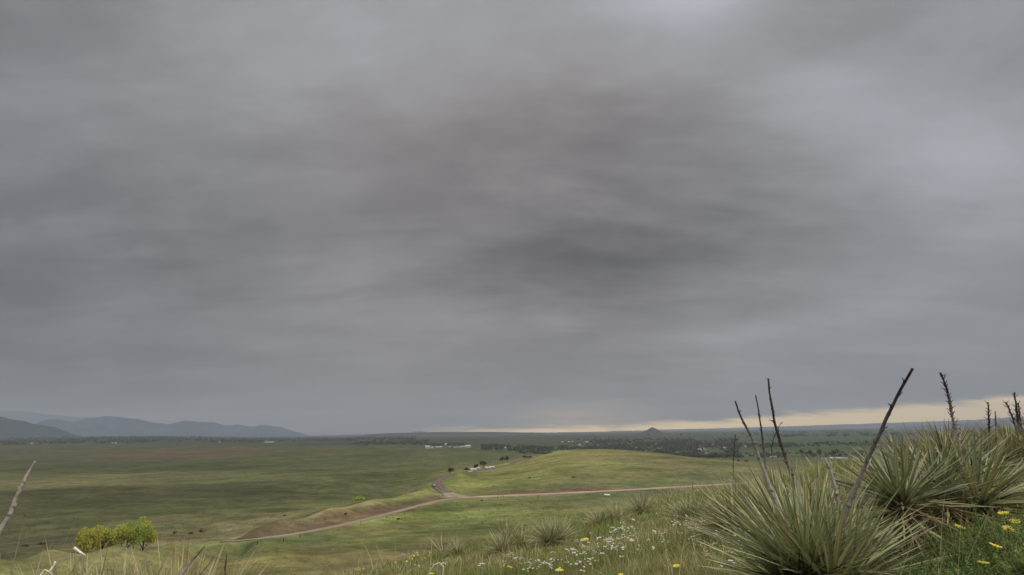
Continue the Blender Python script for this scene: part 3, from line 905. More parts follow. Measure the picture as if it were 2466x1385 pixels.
def make_stalk(root, base, pts, dist, r0, r1, stubs=10, slen=0.03, dark=0.45, name='flower_stalk', pods=0, hooks=0, dist2=None):
    """dry flower stalk through photo points at a real distance; stubs are the broken pedicels"""
    n0 = len(pts)
    ds = np.linspace(dist, dist2 if dist2 else dist, n0)
    P = np.array([at(px, py, dd) for (px, py), dd in zip(pts, ds)])
    # resample smoothly
    Q_ = []
    for i in range(len(P) - 1):
        p0, p1, p2, p3 = P[max(i - 1, 0)], P[i], P[i + 1], P[min(i + 2, len(P) - 1)]
        for t_ in np.linspace(0, 1, 8, endpoint=False):
            Q_.append(0.5 * ((2 * p1) + (-p0 + p2) * t_ + (2 * p0 - 5 * p1 + 4 * p2 - p3) * t_ * t_ + (-p0 + 3 * p1 - 3 * p2 + p3) * t_ ** 3))
    Q_.append(P[-1])
    P = np.array(Q_)
    n = len(P)
    s = np.linspace(0, 1, n)
    P = P + np.stack([fbm(s * 7, s * 0 + dist * 3, 41, 3), fbm(s * 7, s * 0 + dist * 5, 43, 3), s * 0], 1) * r0 * 0.42
    rad = (r0 + (r1 - r0) * s) * 0.72 * (1 + 0.10 * vnoise(s * 30, s * 0 + dist, 3) * 2)
    J = Join()
    V, Qd, T3 = tube(P, rad, 8)
    tcol = np.repeat(s, 8); tcol = np.concatenate([tcol, [0, 1]])
    f = sstep(tcol, dark - 0.25, dark + 0.35)[:, None]
    c = GREYS[0][None] * (1 - f) + GREYS[1][None] * f
    J.add(V, Qd, T3, c)
    T = np.gradient(P, axis=0); T /= np.linalg.norm(T, axis=1, keepdims=True)
    for k in range(stubs):
        q = 0.22 + 0.76 * (k + rng.uniform(-0.3, 0.3)) / max(stubs, 1)
        i = int(np.clip(q * (n - 1), 0, n - 1))
        a = k * 2.4 + rng.uniform(-0.4, 0.4)
        sd_ = np.array([math.cos(a), math.sin(a) * 0.8, 0.0])
        dr = sd_ * 0.85 + T[i] * rng.uniform(0.25, 0.9)
        dr /= np.linalg.norm(dr)
        ln = slen * rng.uniform(0.5, 1.25)
        e1 = P[i] + dr * ln * 0.6
        e2 = e1 + (dr * 0.5 + np.array([0, 0, rng.uniform(-0.2, 0.6)])) * ln * 0.5
        rr_ = max(rad[i] * 0.36, 0.0019)
        V, Qd, T3 = tube([P[i], e1, e2], [rr_ * 1.5, rr_, rr_ * 0.7], 5)
        J.add(V, Qd, T3, c[min(i * 8, len(c) - 1)] * rng.uniform(0.7, 1.1))
        # swollen joint on the stalk
        V, Qd, T3 = tube([P[i] - T[i] * rad[i] * 1.2 + sd_ * rad[i] * 0.3, P[i] + sd_ * rad[i] * 0.35, P[i] + T[i] * rad[i] * 1.2 + sd_ * rad[i] * 0.3], [rad[i] * 0.85, rad[i] * rng.uniform(1.15, 1.4), rad[i] * 0.85], 7)
        J.add(V, Qd, T3, c[min(i * 8, len(c) - 1)] * 0.85)
    for k in range(hooks):
        i = int((0.42 + 0.12 * k) * n)
        a = rng.uniform(-0.4, 0.4)
        sd_ = np.array([math.cos(a), math.sin(a), 0.1])
        pts_ = [P[i] + sd_ * 0.03 * u_ + np.array([0, 0, 0.028 * u_ * u_]) for u_ in (0, 0.5, 1.0, 1.3)]
        V, Qd, T3 = tube(pts_, [0.005, 0.0045, 0.004, 0.003], 6)
        J.add(V, Qd, T3, np.array(lin((150, 145, 136))) / ILL)
    return J.build(name, M['stalk'], root, off=base)

# ---- the yuccas, each standing on the ground where the photo shows it
b1 = hit(1965, 1425)
yucca(b1, 'big yucca fanning long grey-green leaves in front, thick leaning stalk rising out of it',
      [((-0.03, 0, 0.03), 170, 0.55, 0.0122, (-0.05, 0), 30), ((0.15, 0.0, 0.02), 140, 0.53, 0.0118, (0.12, 0), 8), ((0.02, 0.14, 0.03), 170, 0.66, 0.0118, (0, 0.05), 24), ((-0.14, 0.02, 0.02), 110, 0.46, 0.0118, (-0.14, 0), 0), ((0.04, -0.08, 0.02), 110, 0.58, 0.0118, (0, 0), 32)],
      skirt=[((-0.05, -0.05, 0.06), 70, 0.26, 0.011, -30, 12), ((0.16, 0.05, 0.06), 60, 0.34, 0.011, -12, 10), ((0.02, 0.05, 0.02), 26, 0.34, 0.012, 20, 75), ((-0.04, 0, 0.0), 80, 0.26, 0.016, 5, 80, 0.35), ((-0.10, -0.08, 0.04), 90, 0.30, 0.014, 10, 55, 0.28), ((0.14, 0, 0.0), 60, 0.24, 0.016, 5, 80, 0.35)],
      stalks=[dict(pts=[(1975, 1425), (2000, 1350), (2022, 1285), (2050, 1205), (2088, 1110), (2122, 1035), (2160, 960), (2197, 887)], dist=2.86, r0=0.0150, r1=0.0056, stubs=15, slen=0.026, dark=0.60, hooks=2, dist2=2.6),
              dict(pts=[(2040, 1330), (2028, 1260), (2016, 1195), (2004, 1150), (1990, 1110), (1978, 1084)], dist=2.95, r0=0.016, r1=0.003, stubs=6, slen=0.016, dark=0.9),
              dict(pts=[(1935, 1385), (1900, 1290), (1868, 1210), (1838, 1130), (1812, 1060), (1790, 1012), (1770, 966)], dist=2.9, r0=0.0140, r1=0.0042, stubs=9, slen=0.016, dark=0.62)], SS=1.26)
b2 = hit(1850, 1285)
yucca(b2, 'wide bushy yucca clump behind the big front one, thin dark stalks rising from it',
      [((-0.22, 0, 0.03), 170, 0.40, 0.010, (-0.15, 0), -2), ((0.1, 0.05, 0.06), 170, 0.46, 0.010, (0, 0), 6), ((0.38, 0.1, 0.05), 170, 0.47, 0.010, (0.1, 0), 8), ((0.62, 0.0, 0.04), 130, 0.42, 0.010, (0.1, 0), 8), ((0.0, -0.18, 0.0), 130, 0.34, 0.010, (-0.1, -0.1), 2)],
      skirt=[((-0.2, -0.05, 0.08), 90, 0.26, 0.010, -25, 15), ((0.2, -0.1, 0.08), 70, 0.3, 0.010, -25, 15), ((0.0, -0.05, 0.0), 70, 0.24, 0.014, 0, 70, 0.35), ((0.4, 0, 0.0), 60, 0.24, 0.014, 0, 70, 0.35)],
      stalks=[dict(pts=[(1945, 1290), (1925, 1205), (1905, 1140), (1886, 1085), (1868, 1030), (1857, 970), (1849, 911)], dist=3.9, r0=0.0165, r1=0.0058, stubs=14, slen=0.028, dark=0.30),
              dict(pts=[(1858, 1250), (1850, 1180), (1842, 1110), (1835, 1050), (1828, 1000), (1819, 951)], dist=4.2, r0=0.011, r1=0.0045, stubs=11, slen=0.022, dark=0.35),
              dict(pts=[(1770, 1190), (1766, 1130), (1768, 1080), (1772, 1047)], dist=4.6, r0=0.0032, r1=0.0018, stubs=16, slen=0.030, dark=0.15),
              dict(pts=[(1868, 1130), (1858, 1085), (1866, 1048), (1882, 1016)], dist=4.3, r0=0.0036, r1=0.002, stubs=14, slen=0.022, dark=0.15)], warm=0.16, tone=0.86, S=1.28, SS=1.5)
b3 = hit(2185, 1335)
yucca(b3, 'yucca raised on a skirt of tan dead leaves, stiff dark-edged leaves fanned above it',
      [((0.0, 0, 0.23), 130, 0.40, 0.0185, (-0.10, 0), 2)],
      skirt=[((0, 0, 0.20), 110, 0.29, 0.016, -86, -28), ((0, 0, 0.19), 60, 0.32, 0.013, -35, 4), ((-0.06, -0.03, 0.03), 44, 0.34, 0.013, -8, 12), ((0, 0, 0.18), 60, 0.22, 0.014, -70, 10, 0.35)],
      stalks=[dict(pts=[(2236, 1230), (2218, 1170), (2208, 1110), (2203, 1060)], dist=3.6, r0=0.009, r1=0.005, stubs=3, slen=0.012, dark=0.9)], tone=0.68, S=1.12, SS=1.30)
b4 = hit(2362, 1275)
yucca(b4, 'yucca with broad pale leaves spreading low beside the yellow flowers',
      [((0.0, 0, 0.10), 120, 0.42, 0.016, (0.10, 0), 4), ((-0.12, 0.10, 0.12), 110, 0.44, 0.014, (-0.06, 0), 25)],
      skirt=[((0, 0, 0.10), 90, 0.30, 0.014, -55, 5), ((-0.18, -0.05, 0.10), 70, 0.3, 0.010, -60, 10), ((-0.05, 0, 0.06), 80, 0.26, 0.014, -50, 40, 0.35)],
      stalks=[dict(pts=[(2372, 1250), (2360, 1190), (2345, 1140), (2338, 1105)], dist=3.5, r0=0.009, r1=0.004, stubs=3, slen=0.012, dark=0.05)], S=1.25, SS=1.46, tone=0.85)
b5 = hit(2290, 1165)
yucca(b5, 'upright yucca with a tall straight spiny stalk paler towards its foot',
      [((0.0, 0, 0.08), 170, 0.42, 0.012, (0, 0), 14), ((0.3, 0.1, 0.06), 120, 0.4, 0.012, (0.05, 0), 16), ((-0.25, 0.1, 0.06), 100, 0.36, 0.012, (-0.1, 0), 10)],
      skirt=[((0, -0.05, 0.08), 70, 0.3, 0.012, -45, 10)],
      stalks=[dict(pts=[(2318, 1120), (2308, 1060), (2297, 1015), (2286, 965), (2276, 925), (2265, 897)], dist=5.3, r0=0.0135, r1=0.0062, stubs=44, slen=0.040, dark=0.42),
              dict(pts=[(2250, 1120), (2240, 1080), (2233, 1058), (2224, 1034)], dist=5.6, r0=0.006, r1=0.005, stubs=3, slen=0.02, dark=0.95)], warm=0.1, S=1.3, SS=1.36, tone=0.72)
b6 = hit(2440, 1135)
yucca(b6, 'large dense yucca thicket on the highest ground at the top of the slope',
      [((0.0, 0, 0.05), 200, 0.48, 0.012, (-0.05, 0), 2), ((0.4, 0.2, 0.08), 200, 0.5, 0.012, (0.05, 0), 4), ((-0.32, 0.25, 0.04), 150, 0.45, 0.012, (-0.1, 0), 4), ((0.8, 0.0, 0.08), 150, 0.5, 0.012, (0.1, 0), 4)],
      skirt=[((0, -0.1, 0.06), 110, 0.34, 0.011, -30, 14), ((0.4, -0.1, 0.1), 90, 0.34, 0.011, -40, 14), ((0.2, -0.05, 0.04), 90, 0.3, 0.014, -20, 60, 0.35)],
      stalks=[dict(pts=[(2383, 1080), (2382, 1040), (2381, 1000), (2379, 968)], dist=6.2, r0=0.011, r1=0.006, stubs=18, slen=0.038, dark=0.05),
              dict(pts=[(2398, 1080), (2398, 1040), (2397, 990)], dist=6.8, r0=0.008, r1=0.005, stubs=12, slen=0.03, dark=0.05),
              dict(pts=[(2452, 1050), (2440, 1010), (2430, 985), (2421, 968)], dist=6.4, r0=0.010, r1=0.006, stubs=14, slen=0.038, dark=0.05),
              dict(pts=[(2455, 1040), (2451, 1005), (2447, 975), (2443, 944)], dist=6.0, r0=0.012, r1=0.006, stubs=16, slen=0.038, dark=0.05),
              dict(pts=[(2461, 1040), (2457, 1010), (2452, 970)], dist=6.5, r0=0.009, r1=0.005, stubs=12, slen=0.03, dark=0.05)], warm=0.2, S=1.25, SS=1.42, tone=0.72)
yucca(hit(1660, 1262), 'green rounded yucca tuft above the densest patch of white flowers',
      [((0, 0, 0.02), 240, 0.38, 0.0075, (0, 0), 6), ((0.1, 0.1, 0.03), 150, 0.38, 0.0075, (0, 0), 14)], skirt=[((0, 0, 0.03), 40, 0.2, 0.01, -15, 10)],
      stalks=[dict(pts=[(1668, 1250), (1668, 1200), (1669, 1150)], dist=6.2, r0=0.0024, r1=0.0012, stubs=5, slen=0.02, dark=0.3)], warm=0.08, S=1.05, SS=1.36)
yucca(hit(1545, 1238), 'small yucca on the crest of the slope, the higher of two close together',
      [((0, 0, 0.02), 260, 0.42, 0.0075, (0, 0), 10)], skirt=[((0, 0, 0.04), 50, 0.22, 0.01, -20, 14)], warm=0.15)
yucca(hit(1478, 1262), 'small yucca with dark purplish dead leaves at its heart, on the crest',
      [((0.05, 0, 0.02), 170, 0.40, 0.0075, (0, 0), 14), ((-0.24, -0.1, 0.0), 170, 0.32, 0.0075, (-0.1, 0), 8)], skirt=[((0.05, -0.03, 0.06), 60, 0.24, 0.01, -20, 40)], warm=0.2)
yucca(hit(1325, 1312), 'broad dark yucca tuft between dry grass and white flowers, lowest on the crest',
      [((0, 0, 0.02), 260, 0.36, 0.0075, (0.04, 0), 4), ((0.12, 0.15, 0.03), 170, 0.36, 0.0075, (0, 0), 12)], skirt=[((0, 0, 0.03), 50, 0.22, 0.01, -15, 14)], warm=0.1)
yucca(hit(1210, 1335), 'twin-headed yucca with brownish leaf tips beside a patch of bare grass',
      [((0, 0, 0.02), 200, 0.32, 0.0075, (-0.1, 0), 6), ((0.24, 0.15, 0.04), 200, 0.34, 0.0075, (0.0, 0), 10), ((0.05, 0.3, 0.12), 30, 0.34, 0.011, (0, 0), 35)], skirt=[((0.05, 0, 0.03), 60, 0.24, 0.01, -15, 14)], warm=0.22)
yucca(hit(1068, 1345), 'sparse half-dry yucca with a few upright leaves at the foot of the crest',
      [((0, 0, 0.02), 22, 0.42, 0.010, (0, 0), 30), ((0.2, 0.2, 0.02), 70, 0.32, 0.009, (0, 0), 25)], warm=0.45)
yucca(hit(1940, 1150) if False else at(1945, 1165, 6.6) * np.array([1, 1, 0]) + np.array([0, 0, hz(*at(1945, 1165, 6.6)[:2])]), 'yellowish yucca clump half hidden behind the two big ones',
      [((0, 0, 0.05), 120, 0.40, 0.010, (0, 0), 10), ((-0.5, 0.1, 0.05), 120, 0.38, 0.010, (0, 0), 10), ((0.5, 0.2, 0.05), 120, 0.42, 0.010, (0, 0), 10)], warm=0.4)
p_ = at(330, 1385, 3.3)
gz_ = hz(p_[0], p_[1]); LL = 1.16 * (at(330, 1340, 3.3)[2] - gz_ - 0.10)
yucca((p_[0], p_[1], gz_), 'pale yucca of which only straw-coloured leaf tips show above the bottom edge',
      [((-0.06, 0, 0.10), 240, LL, 0.0115, (0, 0), 35), ((0.16, 0.05, 0.10), 240, LL, 0.0115, (0.05, 0), 35), ((-0.2, 0.0, 0.10), 200, LL * 0.98, 0.0115, (-0.02, 0), 35)],
      stalks=[dict(pts=[(395, 1440), (430, 1392), (462, 1352), (492, 1316)], dist=3.1, r0=0.012, r1=0.002, stubs=3, slen=0.01, dark=0.6),
              dict(pts=[(535, 1440), (540, 1390), (546, 1335)], dist=3.4, r0=0.008, r1=0.002, stubs=4, slen=0.012, dark=0.3)], warm=0.42)
p_ = at(0, 1385, 2.7)
yucca((p_[0], p_[1], hz(p_[0], p_[1])), 'yucca with thin grey leaves and one tall pale bare stalk',
      [((0, 0, 0.12), 46, 0.66, 0.010, (0.02, 0), 30)],
      stalks=[dict(pts=[(-45, 1385), (-15, 1310), (18, 1245), (42, 1195), (62, 1150), (85, 1111)], dist=2.6, r0=0.0125, r1=0.0045, stubs=7, slen=0.012, dark=1.6)], warm=0.05, tone=0.8)

# dry bent stems in the low corner
def stem(label, paths, name='dry_stem'):
    J = Join()
    base = None
    for pts, dist, r, colr in paths:
        P = [at(px, py, dist) for px, py in pts]
        if base is None: base = P[0]
        Pp = []
        for a, b_ in zip(P[:-1], P[1:]):
            for q in np.linspace(0, 1, 4, endpoint=False): Pp.append(a + (b_ - a) * q)
        Pp.append(P[-1])
        V, Q, T3 = tube(Pp, np.linspace(r, r * 0.7, len(Pp)), 6)
        J.add(V, Q, T3, np.array(lin(colr)) / ILL)
    o = J.build(name, M['stalk'], None, off=base, loc=base)
    return tag(o, label, 'dry stem')
stem('bleached dry plant stem with curled white pods, bent over at its tip',
     [([(95, 1420), (128, 1375), (158, 1344), (198, 1338)], 2.5, 0.0016, (140, 132, 118)), ([(178, 1319), (190, 1328), (205, 1338)], 2.5, 0.0042, (205, 200, 186)),
      ([(133, 1352), (130, 1362), (118, 1378)], 2.5, 0.0036, (198, 192, 178)), ([(90, 1395), (108, 1372), (122, 1380), (134, 1400)], 2.5, 0.0026, (190, 184, 168)),
      ([(195, 1336), (200, 1362), (192, 1395)], 2.5, 0.0014, (140, 132, 118))])
stem('hooked whitish dry flower stem curling over among the yellow flowers',
     [([(1072, 1402), (1066, 1385), (1068, 1365), (1058, 1356), (1046, 1360), (1036, 1374), (1030, 1392)], 6.6, 0.0075, (168, 166, 146))])

# ------------------------------------------------------------------ white and yellow wildflowers
def white_flower_mesh(seed):
    r_ = np.random.default_rng(seed)
    J = Join(); 
    V, Q, T3 = tube([(0, 0, -0.03), (0.004, 0, 0.05), (0.0, 0.006, 0.115)], [0.0014, 0.0012, 0.001], 4)
    Vs, Qs, Ts = V, Q, T3
    PV, PQ = [], []
    n = 0
    for h in range(r_.integers(2, 4)):
        cx, cy_, cz_ = r_.normal(0, 0.016, 2).tolist() + [0.115 + r_.uniform(-0.012, 0.01)]
        for k in range(4):
            a = k * math.pi / 2 + r_.uniform(-0.3, 0.3)
            dx, dy = math.cos(a), math.sin(a)
            L = r_.uniform(0.009, 0.013); w = L * 0.5
            up = r_.uniform(0.0, 0.5)
            px_, py_ = -dy, dx
            q = [(cx, cy_, cz_), (cx + dx * L * 0.6 + px_ * w, cy_ + dy * L * 0.6 + py_ * w, cz_ + up * L * 0.6), (cx + dx * L, cy_ + dy * L, cz_ + up * L * 0.8), (cx + dx * L * 0.6 - px_ * w, cy_ + dy * L * 0.6 - py_ * w, cz_ + up * L * 0.6)]
            PV += q; PQ.append((n, n + 1, n + 2, n + 3)); n += 4
    me_o = mesh_np('white_flower', np.concatenate([Vs, np.array(PV)]), [np.concatenate([Qs, np.array(PQ) + len(Vs)]), Ts], M['green_stem'])
    me_o.data.materials.append(M['white_petal'])
    mi = np.zeros(len(me_o.data.polygons), dtype=np.int32)
    mi[len(Qs):len(Qs) + len(PQ)] = 1
    me_o.data.polygons.foreach_set('material_index', mi)
    return me_o
WF = [white_flower_mesh(s) for s in range(6)]
WPATCH = [   # px, py, spread x, spread y, count, label
    (1690, 1295, 46, 16, 62, 'small white flower in the thick drift below the green rounded yucca tuft'),
    (1620, 1222, 30, 12, 26, 'small white flower on the crest just above the green rounded yucca tuft'),
    (1520, 1282, 20, 10, 26, 'small white flower in the bunch below the two small crest yuccas'),
    (1500, 1328, 34, 14, 32, 'small white flower beside the dry tan grass low on the slope'),
    (1410, 1345, 40, 16, 40, 'small white flower in the scatter below the broad dark yucca tuft'),
    (1300, 1372, 50, 10, 40, 'small white flower at the low edge of the slope under the twin-headed yucca'),
    (1790, 1330, 34, 34, 40, 'small white flower under the outstretched leaves of the big front yucca'),
    (1020, 1372, 110, 10, 18, 'small white flower where the slope runs out near the hooked dry stem'),
    (1600, 1290, 60, 30, 14, 'small white flower standing alone in the green grass between two drifts'),
]
first = True
used_wf = set()
for (px, py, sx, sy, cnt, lab) in WPATCH:
    for k in range(cnt):
        x_, y_ = px + rng.normal(0, sx * 1.15), py + rng.normal(0, sy * 1.3)
        p = hit(x_, min(y_ + 10, 1400), 40)
        if np.hypot(p[0], p[1]) > 15: continue
        src = WF[rng.integers(0, 6)]
        if src.name in used_wf: o = src.copy(); COL.objects.link(o)
        else: o = src; used_wf.add(src.name)
        s_ = rng.uniform(0.75, 1.2) * (0.9 + 0.02 * np.hypot(p[0], p[1]))
        o.location = tuple(p); o.scale = (s_,) * 3
        o.rotation_euler = (rng.normal(0, 0.2), rng.normal(0, 0.2), rng.uniform(0, 6.28))
        tag(o, lab, 'wildflower', 'white flowers: ' + lab[19:])
def yellow_flower(p, s, label, lean=(0, 0), group=None, h=0.12, parts=True, proto=[None]):
    if proto[0] is None or parts:
        root = empty('yellow_flower', p, label, 'wildflower', group)
        V, Q, T3 = tube([(0, 0, -0.04), (0.006, 0.0, h * 0.5), (0.0, 0.0, h)], [0.0022, 0.0019, 0.0017], 5)
        mesh_np('stem', V, [Q, T3], M['green_stem'], root)
        for k in range(5):
            a = 2 * math.pi * k / 5 + 0.3
            pts = []
            for (l, w, z) in ((0.003, 0.002, 0), (0.010, 0.0075, 0.004), (0.017, 0.0105, 0.007), (0.022, 0.0085, 0.007)):
                for sgn in (-1, 0, 1):
                    cup = 0.0015 if sgn else 0.0
                    ll = l - (0.003 if (sgn == 0 and l > 0.02) else 0)
                    zz = z * rng.uniform(0.6, 1.3)
                    pts.append((math.cos(a) * ll - math.sin(a) * w * sgn, math.sin(a) * ll + math.cos(a) * w * sgn, h + zz + cup))
            q = [(r_ * 3 + j, r_ * 3 + j + 1, r_ * 3 + j + 4, r_ * 3 + j + 3) for r_ in range(3) for j in range(2)]
            mesh_np('petal', np.array(pts), np.array(q), M['yellow_petal'], root)
        V, Q, T3 = tube([(0, 0, h - 0.001), (0, 0, h + 0.004), (0, 0, h + 0.007)], [0.004, 0.0048, 0.002], 8)
        mesh_np('flower_eye', V, [Q, T3], M['flower_eye'], root)
        if proto[0] is None: proto[0] = root
    else:
        root = proto[0].copy(); COL.objects.link(root)
        root.location = tuple(p)
        for ch in proto[0].children:
            c_ = ch.copy(); COL.objects.link(c_); c_.parent = root
        tag(root, label, 'wildflower', group)
    root.scale = (s * 0.9,) * 3
    root.rotation_euler = (lean[0], lean[1], rng.uniform(0, 6.28))
    return root
def yf(px, py, dist, s, label, lean=(0.25, 0.0), group=None, parts=False):
    gh = hit(px, min(py + (26 if dist < 4.5 else 14), 1500), 20)
    dist = math.hypot(gh[0], gh[1]) * (0.90 if px > 2000 else 1.0)
    s = s * dist * 22 / (F * 0.044)
    p = at(px, py, dist)
    h = 0.12 * s * 0.9
    g = hz(p[0], p[1])
    hh = max(p[2] - g, 0.05)
    root = yellow_flower((p[0], p[1], p[2] - h), s, label, (0, 0), group, parts=parts)
    root.rotation_euler = (rng.uniform(0.05, 0.4), rng.uniform(-0.3, 0.3), 0.0)
    # carry the stem to the ground
    return root
YN = [(2115, 1333, 2.75, 1.05, 'yellow flower close beside the dead leaves of the big front yucca'),
      (2285, 1264, 3.0, 0.95, 'yellow flower at the edge of the tan dead-leaf skirt'),
      (2365, 1311, 2.6, 1.10, 'yellow flower fully open above the feathery green foliage, the higher of a pair'),
      (2362, 1358, 2.4, 1.0, 'yellow flower seen edge-on, the lower of a pair over feathery foliage'),
      (2427, 1236, 3.1, 0.95, 'yellow flower topmost of its cluster beside the broad pale yucca'),
      (2444, 1250, 3.0, 0.85, 'yellow flower half closed, outermost of its cluster beside the broad pale yucca'),
      (2411, 1271, 2.9, 0.95, 'yellow flower lowest of its cluster beside the broad pale yucca'),
      (2425, 1267, 2.95, 0.8, 'yellow flower tucked behind the lowest one of its cluster'),
      (1776, 1264, 3.8, 0.6, 'yellow flower on the upper edge of the white drift next to the big yucca'),
      (1672, 1277, 5.4, 0.5, 'yellow flower among the white drift under the green rounded yucca tuft'),
      (1522, 1298, 6.2, 0.5, 'yellow flower beneath a bunch of white flowers on the open slope'),
      (1415, 1296, 6.6, 0.65, 'yellow flower in the grass by the broad dark yucca tuft'),
      (1636, 1361, 3.9, 0.8, 'flat yellow flower alone in the grass low on the open slope'),
      (1345, 1374, 4.6, 0.9, 'yellow flower tuft among tall dry grass at the low edge'),
      (1503, 1380, 4.2, 0.6, 'yellow flower nearest the low edge between grass stems'),
      (1218, 1366, 5.6, 0.7, 'orange-yellow flower below the twin-headed yucca'),
      (1041, 1381, 6.4, 0.6, 'yellow flower under the hooked dry stem')]
for px, py, dd, s_, lab in YN:
    yf(px, py, dd, s_, lab)
for px, py in ((1003, 1330), (1010, 1336), (996, 1337), (952, 1354), (1041, 1331), (1022, 1344), (978, 1350), (868, 1373), (875, 1370), (962, 1385), (1034, 1338), (990, 1346)):
    yf(px, py, 9.0, rng.uniform(0.2, 0.34), 'tiny yellow flower in the far patch where the slope runs out', group='far patch of tiny yellow flowers')

# ------------------------------------------------------------------ grass and feathery ground cover near the camera
def in_view_points(n, rmin, rmax, pxmin=-350, pxmax=2950, power=1.0):
    a0, a1 = azim(pxmin), azim(pxmax)
    a = rng.uniform(a0, a1, n)
    r = (rmin ** (2 - power) + rng.random(n) * (rmax ** (2 - power) - rmin ** (2 - power))) ** (1 / (2 - power))
    return r * np.sin(a), r * np.cos(a)
GR = np.array([lin((108, 122, 62)), lin((120, 130, 70)), lin((96, 112, 58)), lin((132, 134, 78)), lin((114, 118, 66))]) / ILL
DRY = np.array([lin((168, 158, 118)), lin((182, 172, 132)), lin((146, 136, 98)), lin((156, 144, 108))]) / ILL
def grass(name, n, rmin, rmax, hmin, hmax, w, dryf, power, keep=None, label=None):
    x, y = in_view_points(n, rmin, rmax, power=power)
    cl = fbm(x / 0.55, y / 0.55, 61, 3)
    k = rng.random(n) < np.clip(0.62 + 1.3 * cl, 0.12, 1)
    if keep is not None: k &= keep(x, y)
    for (qx, qy, qr) in YPOS:
        k &= (x - qx) ** 2 + (y - qy) ** 2 > (qr * rng.uniform(0.6, 1.0, len(x))) ** 2
    x, y, cl = x[k], y[k], cl[k]
    n = len(x)
    z = height(x, y) - 0.01
    a = rng.uniform(0, 2 * math.pi, n)
    lean = np.abs(rng.normal(0, 0.30, n))
    d = np.stack([np.sin(lean) * np.cos(a), np.sin(lean) * np.sin(a), np.cos(lean)], 1)
    patch = fbm(x / 1.3 + 50, y / 1.3, 71, 3)
    dry = rng.random(n) < np.clip(dryf + 0.9 * patch, 0.03, 0.95)
    L = rng.uniform(hmin, hmax, n) * (0.8 + 0.9 * np.clip(cl + 0.2, -0.2, 0.6)) * np.where(dry, 1.15, 0.95)
    r = np.hypot(x, y)
    Wd = w * rng.uniform(0.6, 1.2, n) * np.clip(r / 5, 0.8, 3.0)
    bend = np.stack([np.cos(a), np.sin(a), -0.35 * np.ones(n)], 1) * rng.uniform(0.05, 0.5, n)[:, None]
    V, Q, tt, bid = blades(np.stack([x, y, z], 1), d, L, Wd, 3, 2, bend, [0.8, 1.0, 0.65, 0.05], 0, rng.uniform(-1.5, 1.5, n))
    c = np.where(dry[:, None], DRY[rng.integers(0, len(DRY), n)], GR[rng.integers(0, len(GR), n)]) * rng.uniform(0.7, 1.2, (n, 1))
    o = mesh_np(name, V, Q, M['grass'], col=c[bid])
    return tag(o, label, 'grass', kind='stuff')
grass('grass', 320000, 1.7, 19, 0.05, 0.135, 0.0030, 0.10, 1.0, label='green and tan grass covering the open slope among the yuccas')
grass('dry_grass', 5000, 2.0, 17, 0.20, 0.40, 0.0028, 0.9, 0.8, keep=lambda x, y: fbm(x / 1.0, y / 1.0, 88, 3) > 0.05, label='tall straw-coloured grass stems standing above the short turf')
grass('hillside_grass', 60000, 17, 75, 0.12, 0.34, 0.0050, 0.45, 1.0, label='grass on the steep hillside below the crest')

def feathery():
    """soft green ferny foliage in the low corner: stems with fine leaflets"""
    J = Join()
    bx, by = [], []
    for k in range(620):
        px = rng.uniform(2040, 2560)
        top = np.interp(px, [2040, 2140, 2260, 2360, 2466, 2560], [1372, 1345, 1305, 1275, 1262, 1250])
        py = top + 30 + rng.random() ** 0.8 * 190
        p = hit(px, min(py, 1480), 12)
        bx.append(p[0]); by.append(p[1])
    x, y = np.array(bx), np.array(by)
    n = len(x)
    z = height(x, y) - 0.01
    base = np.stack([x, y, z], 1)
    for rep in range(3):
        a = rng.uniform(0, 6.283, n)
        lean = np.abs(rng.normal(0.1, 0.35, n))
        d = np.stack([np.sin(lean) * np.cos(a), np.sin(lean) * np.sin(a), np.cos(lean)], 1)
        L = rng.uniform(0.07, 0.17, n) * np.clip(1.0 + 1.6 * fbm(x / 0.35, y / 0.35, 91, 3), 0.45, 1.8)
        bend = np.stack([np.cos(a), np.sin(a), -0.3 * np.ones(n)], 1) * 0.25
        gc = np.array([lin((78, 98, 48)), lin((94, 112, 56)), lin((68, 86, 44)), lin((112, 120, 66)), lin((88, 92, 50))])[rng.integers(0, 5, n)] / ILL * np.clip(0.95 + 0.9 * fbm(x / 0.25, y / 0.25, 93, 3), 0.5, 1.4)[:, None]
        V, Q, tt, bid = blades(base, d, L, np.full(n, 0.0022), 3, 2, bend, [1, 0.9, 0.7, 0.4], 0)
        J.add(V, Q, None, gc[bid])
        for u in np.linspace(0.12, 1.0, 13):
            c0 = base + d * (L * u)[:, None] + bend * (L * u * u)[:, None]
            for sgn in (-1, 1):
                aa = a + sgn * 1.25 + rng.normal(0, 0.7, n)
                dl = np.stack([np.cos(aa), np.sin(aa), rng.uniform(-0.1, 0.9, n)], 1)
                dl /= np.linalg.norm(dl, axis=1, keepdims=True)
                ll = 0.030 * (1.15 - 0.7 * u) * rng.uniform(0.7, 1.3, n)
                V, Q, tt, bid = blades(c0, dl, ll, np.full(n, 0.0048), 2, 2, None, [0.6, 1.0, 0.1], 0)
                J.add(V, Q, None, (gc * rng.uniform(0.8, 1.2, (n, 1)))[bid])
    o = J.build('feathery_foliage', M['forb'])
    tag(o, 'feathery bright green foliage spreading under the yellow flowers', 'ground cover', kind='stuff')
feathery()

